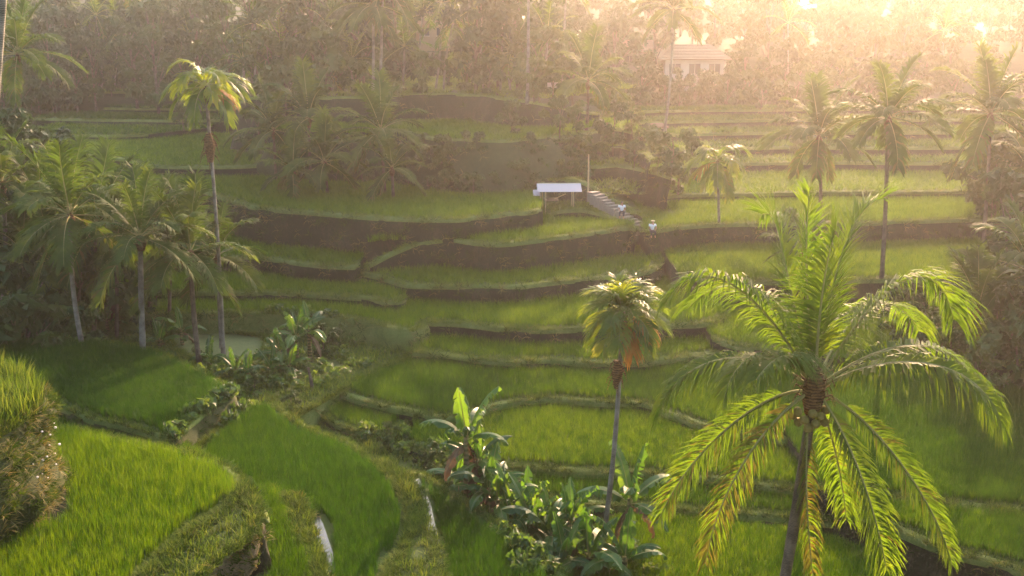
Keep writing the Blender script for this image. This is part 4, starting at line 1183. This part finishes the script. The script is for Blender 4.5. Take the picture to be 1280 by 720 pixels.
for k in range(5):
    mb = MB(); mb.box((-.95 + .2 * k, -.2, .62 + .004 * k), (.19, 1.3, .04)); mb.build('platform_board', M['timber'], root)
mb = MB(); mb.box((-1.62, -.75, 1.18), (.5, .7, .015), rx=.5); o = mb.build('awning', M['tin'], root); o['label'] = 'small tilted side awning'

# stone steps climbing to the left beside the hut
A, B = at(798, 284, z=4.9), at(742, 243, z=6.75)
root = empty('stone_steps', A); tag(root, 'flight of pale stone steps climbing the bank right of the hut', 'steps')
ns = 13; dirv = (B - A); az = math.atan2(dirv.y, dirv.x)
mb = MB(); mb.box((0, 0, 0), (.52, 1.0, .14)); mb.box((.02, .05, -.35), (.5, .9, .55)); stp = mb.mesh('step', M['stone'])
for k in range(ns):
    o = link('step', stp, root); o.location = dirv * (k / (ns - 1)) + Vector((0, 0, .12)); o.rotation_euler = (0, 0, az + R.uniform(-.08, .08)); o.scale = (1, R.uniform(.8, 1.1), 1)
A2, B2 = at(742, 243, z=6.75), at(733, 190, d=79)
# pale path lines on the upper bank
def path_line(name, pts, wd, mat='stone'):
    C = catmull(pts, .5); mb = MB(); v = []
    T = np.gradient(C, axis=0)[:, :2]; T /= np.linalg.norm(T, axis=1)[:, None]
    for p, t in zip(C, T):
        j = wd * R.uniform(.8, 1.2)
        v += [(p[0] - t[1] * j, p[1] + t[0] * j, p[2] + .05), (p[0] + t[1] * j, p[1] - t[0] * j, p[2] + .05), (p[0] + t[1] * j, p[1] - t[0] * j, p[2] - .5), (p[0] - t[1] * j, p[1] + t[0] * j, p[2] - .5)]
    f = []
    for i in range(len(C) - 1):
        a_, b_ = i * 4, i * 4 + 4
        f += [(a_, b_, b_ + 1, a_ + 1), (a_ + 1, b_ + 1, b_ + 2, a_ + 2), (a_ + 3, a_ + 2, b_ + 2, b_ + 3), (a_, a_ + 3, b_ + 3, b_)]
    mb.add(v, f)
    return tag(mb.build(name, M[mat]), kind='structure')
path_line('footpath', [at(842, 226, d=82), at(818, 212, d=84), at(797, 200, d=85.5), at(775, 186, d=87.5), at(756, 172, d=90), at(748, 160, d=93), at(746, 148, d=97)], .25, 'bare')

def skinned(name, joints, edges, mat, parent):
    me = bpy.data.meshes.new(name)
    me.from_pydata([j[0] for j in joints], edges, [])
    o = link(name, me, parent); me.materials.append(mat)
    md = o.modifiers.new('skin', 'SKIN'); md.use_smooth_shade = True
    for v, j in zip(me.skin_vertices[0].data, joints): v.radius = (j[1], j[1] * (j[2] if len(j) > 2 else 1)); v.use_root = False
    me.skin_vertices[0].data[0].use_root = True
    o.modifiers.new('subdivision', 'SUBSURF').levels = 1
    o.modifiers[-1].render_levels = 1
    return o
def person(loc, rz, label, s=1.0, hat=False):
    """Figure sitting on a step, leaning forward, forearms on the knees."""
    root = empty('person', loc, rz); root.scale = (s, s, s)
    J = [((0, 0, .45), .125), ((.03, 0, .62), .125), ((.08, 0, .80), .14), ((.11, 0, .93), .12), ((.13, 0, 1.0), .055), ((.16, 0, 1.06), .075), ((.17, 0, 1.15), .095), ((.165, 0, 1.235), .07),
         ((.02, .1, .43), .09), ((.44, .14, .47), .07), ((.40, .14, .08), .045), ((.54, .15, .03), .035), ((.02, -.1, .43), .09), ((.44, -.14, .47), .07), ((.40, -.14, .08), .045), ((.54, -.15, .03), .035),
         ((.11, .19, .93), .06), ((.20, .25, .70), .045), ((.42, .17, .60), .032), ((.49, .15, .58), .028), ((.11, -.19, .93), .06), ((.20, -.25, .70), .045), ((.42, -.17, .60), .032), ((.49, -.15, .58), .028)]
    E = [(0, 1), (1, 2), (2, 3), (3, 4), (4, 5), (5, 6), (6, 7), (0, 8), (8, 9), (9, 10), (10, 11), (0, 12), (12, 13), (13, 14), (14, 15), (3, 16), (16, 17), (17, 18), (18, 19), (3, 20), (20, 21), (21, 22), (22, 23)]
    skinned('body', J, E, M['skin'], root)
    g = lambda i, k=.02: (J[i][0], J[i][1] + k)
    skinned('shirt', [((0, 0, .5), .15), g(1), g(2), g(3), g(16), (((.17, .24, .78)), .065), g(20), ((.17, -.24, .78), .065)], [(0, 1), (1, 2), (2, 3), (3, 4), (4, 5), (3, 6), (6, 7)], M['shirt'], root)
    skinned('trousers', [((0, 0, .46), .145), g(8), g(9), ((.41, .14, .16), .06), g(12), g(13), ((.41, -.14, .16), .06)], [(0, 1), (1, 2), (2, 3), (0, 4), (4, 5), (5, 6)], M['trousers'], root)
    mb = blob(.108, 3, 1, .62, 8, 5)
    o = mb.build('hat' if hat else 'hair', M['hat' if hat else 'trousers'], root, True); o.location = (.155, 0, 1.21)
    if hat: o.scale = (1.6, 1.6, .8)
    for dy in (-.04, .04):
        mb = blob(.014, 2, n=6, m_=4); o = mb.build('eye', M['trousers'], root); o.location = (.258, dy, 1.16)
    mb = blob(.022, 2, n=6, m_=4); o = mb.build('nose', M['skin'], root); o.location = (.268, 0, 1.13)
    return tag(root, label, 'person', 'people resting on the steps')
P = at(777, 272, z=5.75); person((P.x, P.y - .1, P.z + .02), -1.7, 'person in a white shirt sitting part-way up the stone steps', .9)
P = at(815, 296, z=4.95); person((P.x, P.y, P.z), -1.5, 'person in a white shirt sitting on the bund at the foot of the steps', .9, True)

def house(name, base, rz, w, dp, hgt, label, roof_h=1.6, nwin=3, balus=True, over=.7, wall='plaster', roof='tile'):
    root = empty(name, base, rz)
    mb = MB(); mb.box((0, 0, hgt / 2 - .5), (w, dp, hgt + 1)); mb.build('wall', M[wall], root)
    mb = MB(); a_, b_ = w / 2 + over, dp / 2 + over
    v = [(-a_, -b_, hgt), (a_, -b_, hgt), (a_, b_, hgt), (-a_, b_, hgt), (-a_ * .55, 0, hgt + roof_h), (a_ * .55, 0, hgt + roof_h)]
    v += [(p[0], p[1], p[2] - .12) for p in v[:4]]
    mb.add(v, [(0, 1, 5, 4), (1, 2, 5), (2, 3, 4, 5), (3, 0, 4), (6, 7, 1, 0), (7, 8, 2, 1), (8, 9, 3, 2), (9, 6, 0, 3), (9, 8, 7, 6)])
    rf_ = mb.build('roof', M[roof], root)
    for k in range(5):
        mb = MB(); y_ = -b_ * (1 - (k + .5) / 5); z_ = hgt + roof_h * (k + .5) / 5
        mb.box((0, y_, z_ + .03), (2 * a_ * (1 - .45 * (k + .5) / 5), .12, .08)); mb.build('tile_course', M[roof], rf_)
    for k in range(nwin):
        x = -w / 2 + w * (k + .5) / nwin
        mb = MB(); mb.box((x, -dp / 2 - .02, hgt * .55), (w / nwin * .55, .08, hgt * .45)); f = mb.build('window', M['dark_glass'], root)
        mb = MB(); mb.box((x, -dp / 2 - .05, hgt * .55), (.07, .08, hgt * .45)); mb.box((x, -dp / 2 - .05, hgt * .33 - .03), (w / nwin * .62, .12, .08)); mb.build('frame', M['plaster'], f)
    if balus:
        for k in range(13):
            mb = MB(); mb.tube([(-w / 2 + w * k / 12, -dp / 2 - 1.4, -.4), (-w / 2 + w * k / 12, -dp / 2 - 1.4, .2), (-w / 2 + w * k / 12, -dp / 2 - 1.4, .75)], [.09, .14, .08], 8); mb.build('baluster', M['plaster'], root)
        mb = MB(); mb.box((0, -dp / 2 - 1.4, .8), (w + .4, .3, .12)); mb.build('balustrade_rail', M['plaster'], root)
        mb = MB(); mb.box((0, -dp / 2 - .9, -.75), (w + .6, 1.6, .7)); mb.build('terrace_floor', M['plaster'], root)
    return tag(root, label, 'house')
P = at(862, 100, d=128); house('pale_house', (P.x, P.y, P.z), .05, 7.2, 5.0, 2.6, 'pale house with a tiled roof and white balustrade in the far glare', 1.7)
P = at(800, 88, d=134); house('pale_house', (P.x, P.y, P.z), -.1, 5.5, 4.5, 2.4, 'lower pale house half lost in the haze left of the balustrade', 1.4, 2, False)
P = at(541, 52, d=116); house('forest_cottage', (P.x, P.y, P.z), .1, 3.6, 3.0, 1.9, 'small dark cottage with lit windows deep in the forest', 1.2, 2, False, .5, 'timber')
P = ground_pt(820, 170); house('store_shed', (P.x, P.y, P.z), .2, 1.7, 1.4, .9, 'tiny pale shed on the hazy terraces above the steps', .3, 1, False, .15)
# notice boards at the forest edge
P = ground_pt(691, 156)
root = empty('notice_board', P); tag(root, 'pair of small white boards on a post at the forest edge', 'sign')
mb = MB(); mb.tube([(0, 0, -.2), (0, 0, 1.5)], .04, 6); mb.build('post', M['timber'], root)
for dx in (-.3, .3):
    mb = MB(); mb.box((dx, -.06, 1.05), (.42, .05, .42)); mb.build('board', M['plaster'], root)
# posts and logs
P = ground_pt(391, 488)
mb = MB(); mb.tube([(0, 0, -.2), (-.06, 0, .5), (-.16, 0, 1.15)], [.09, .085, .06], 7); o = mb.build('wooden_post', M['bark_dark']); o.location = P
tag(o, 'leaning stump-like wooden post on the grass near the small field', 'post')
P = at(735, 238, z=6.9)
mb = MB(); mb.tube([(0, 0, -.3), (.02, 0, 1.2), (.0, 0, 2.6)], [.07, .06, .05], 6); o = mb.build('bamboo_pole', M['bamboo']); o.location = P
tag(o, 'pale upright pole at the top of the stone steps beside the hut', 'pole')
P = at(140, 433, z=ZL0); Q = at(172, 437, z=ZL0)
mb = MB(); mb.tube([P, P.lerp(Q, .5) + Vector((0, 0, .12)), Q], [.1, .11, .08], 7); tag(mb.build('fallen_log', M['bark_pale']), 'grey fallen log behind the dark paddy by the sturdy palm', 'log')
for (u0, u1, lab) in ((160, 163, 'thin stake behind the pond-side banana plant'),):
    pass
# dead skirts hanging round the slender trunks below their crowns
for nm, (x, y), s_ in (('feather_palm', (771, 468), 1.0), ('feather_palm.001', (262, 185), 1.45)):
    t = bpy.data.objects[nm]; c = [q for q in COL.objects if q.parent == t and q.name.startswith('trunk')][0]
    d_ = t.location.y
    P = at(x, y, d=d_) - t.location
    mb = MB(); mb.tube([P + Vector((0, 0, .5 * s_)), P + Vector((.02, -.02, .1)), P + Vector((0, 0, -.5 * s_))], [.10 * s_, .20 * s_, .09 * s_], 8)
    rr = random.Random(5)
    for k in range(22):
        q = k * 2.4; b_ = P + Vector((math.cos(q) * .1 * s_, math.sin(q) * .1 * s_, rr.uniform(-.2, .55) * s_))
        e_ = b_ + Vector((math.cos(q) * rr.uniform(.1, .3) * s_, math.sin(q) * .2 * s_, -rr.uniform(.2, .6) * s_))
        mb.tube([b_, b_.lerp(e_, .5) + Vector((math.cos(q) * .05, 0, .05)), e_], [.03, .02, .006], 4)
    o = mb.build('dead_skirt', M['fibre'], t); o['label'] = 'brown fibrous skirt of dead leaf bases on the trunk'
# pale flowers on the mound
for k in range(16):
    P = Vector((-13.5 + R.uniform(-.15, .25), 27.5 + R.uniform(-.8, 1.3), R.uniform(5.6, 6.9)))
    W_ = blob(.022 + .014 * (k % 3), k, 1, .7, 6, 4)
    if k == 0: FL = MB()
    FL.add([Vector(v) + P for v in W_.v], W_.f)
tag(FL.build('flowers', M['flower']), 'small pale flowers along the edge of the grassy mound', 'flowers', kind='stuff')
# thin forest palms
for k, (b_, c_) in enumerate([((168, 108), (166, -18)), ((182, 110), (176, 5)), ((197, 112), (190, -30)), ((135, 104), (120, 20)), ((60, 100), (66, 12)), ((528, 112), (528, 20)), ((545, 114), (552, 5)), ((556, 114), (566, 30)), ((606, 110), (604, -12)), ((625, 105), (628, -20)), ((700, 132), (708, -10)), ((320, 120), (318, 30)), ((365, 118), (372, 5)), ((420, 118), (415, 40)), ((1175, 130), (1180, 40)), ((980, 130), (985, 30)), ((260, 128), (250, 22)), ((95, 112), (90, 45)), ((30, 100), (34, 60)), ((75, 100), (74, 70)), ((118, 104), (116, 62)), ((215, 118), (216, 66)), ((238, 120), (236, 48)), ((300, 120), (304, 78)), ((345, 118), (350, 62)), ((390, 118), (396, 82)), ((440, 118), (440, 76)), ((500, 112), (505, 60)), ((580, 110), (584, 64)), ((640, 118), (640, 66)), ((680, 128), (684, 50)), ((10, 100), (8, 40)), ((150, 106), (148, 40))]):
    xx = (b_[0] - 640) / F * (132 if b_[0] < 300 else 98 if b_[0] < 720 else 126); dd = (132 if b_[0] < 300 else 98 if b_[0] < 720 else 126)
    B_ = Vector((xx, dd, top_z(xx, dd)))
    palm(B_, at(*c_, d=dd), 'thin-trunked palm standing among the trees of the hazy forest', 'palms of the hillside forest', r=.12, fset=PALM_FAR, nf=13, fs=.95, seed=400 + k, mat='bark_pale', bend=R.uniform(-.5, .5), el=(0, 7.6), fibre=False)

# ------------------------------------------------------------------ haze: one closed box of even air round the camera and the valley
hz = MB(); hz.box((10, 75, 13), (330, 290, 60))
m, nt, N, L, out = nodes('haze_air')
v = N('ShaderNodeVolumePrincipled', Density=HAZE_DENSITY, Anisotropy=HAZE_G)
v.inputs['Color'].default_value = (1.0, .92, .83, 1)
L(v.outputs[0], out.inputs['Volume'])
hb = hz.build('haze', m)
hb.display_type = 'WIRE'
tag(hb, 'thin sunlit morning haze filling the whole valley', 'haze', kind='stuff')
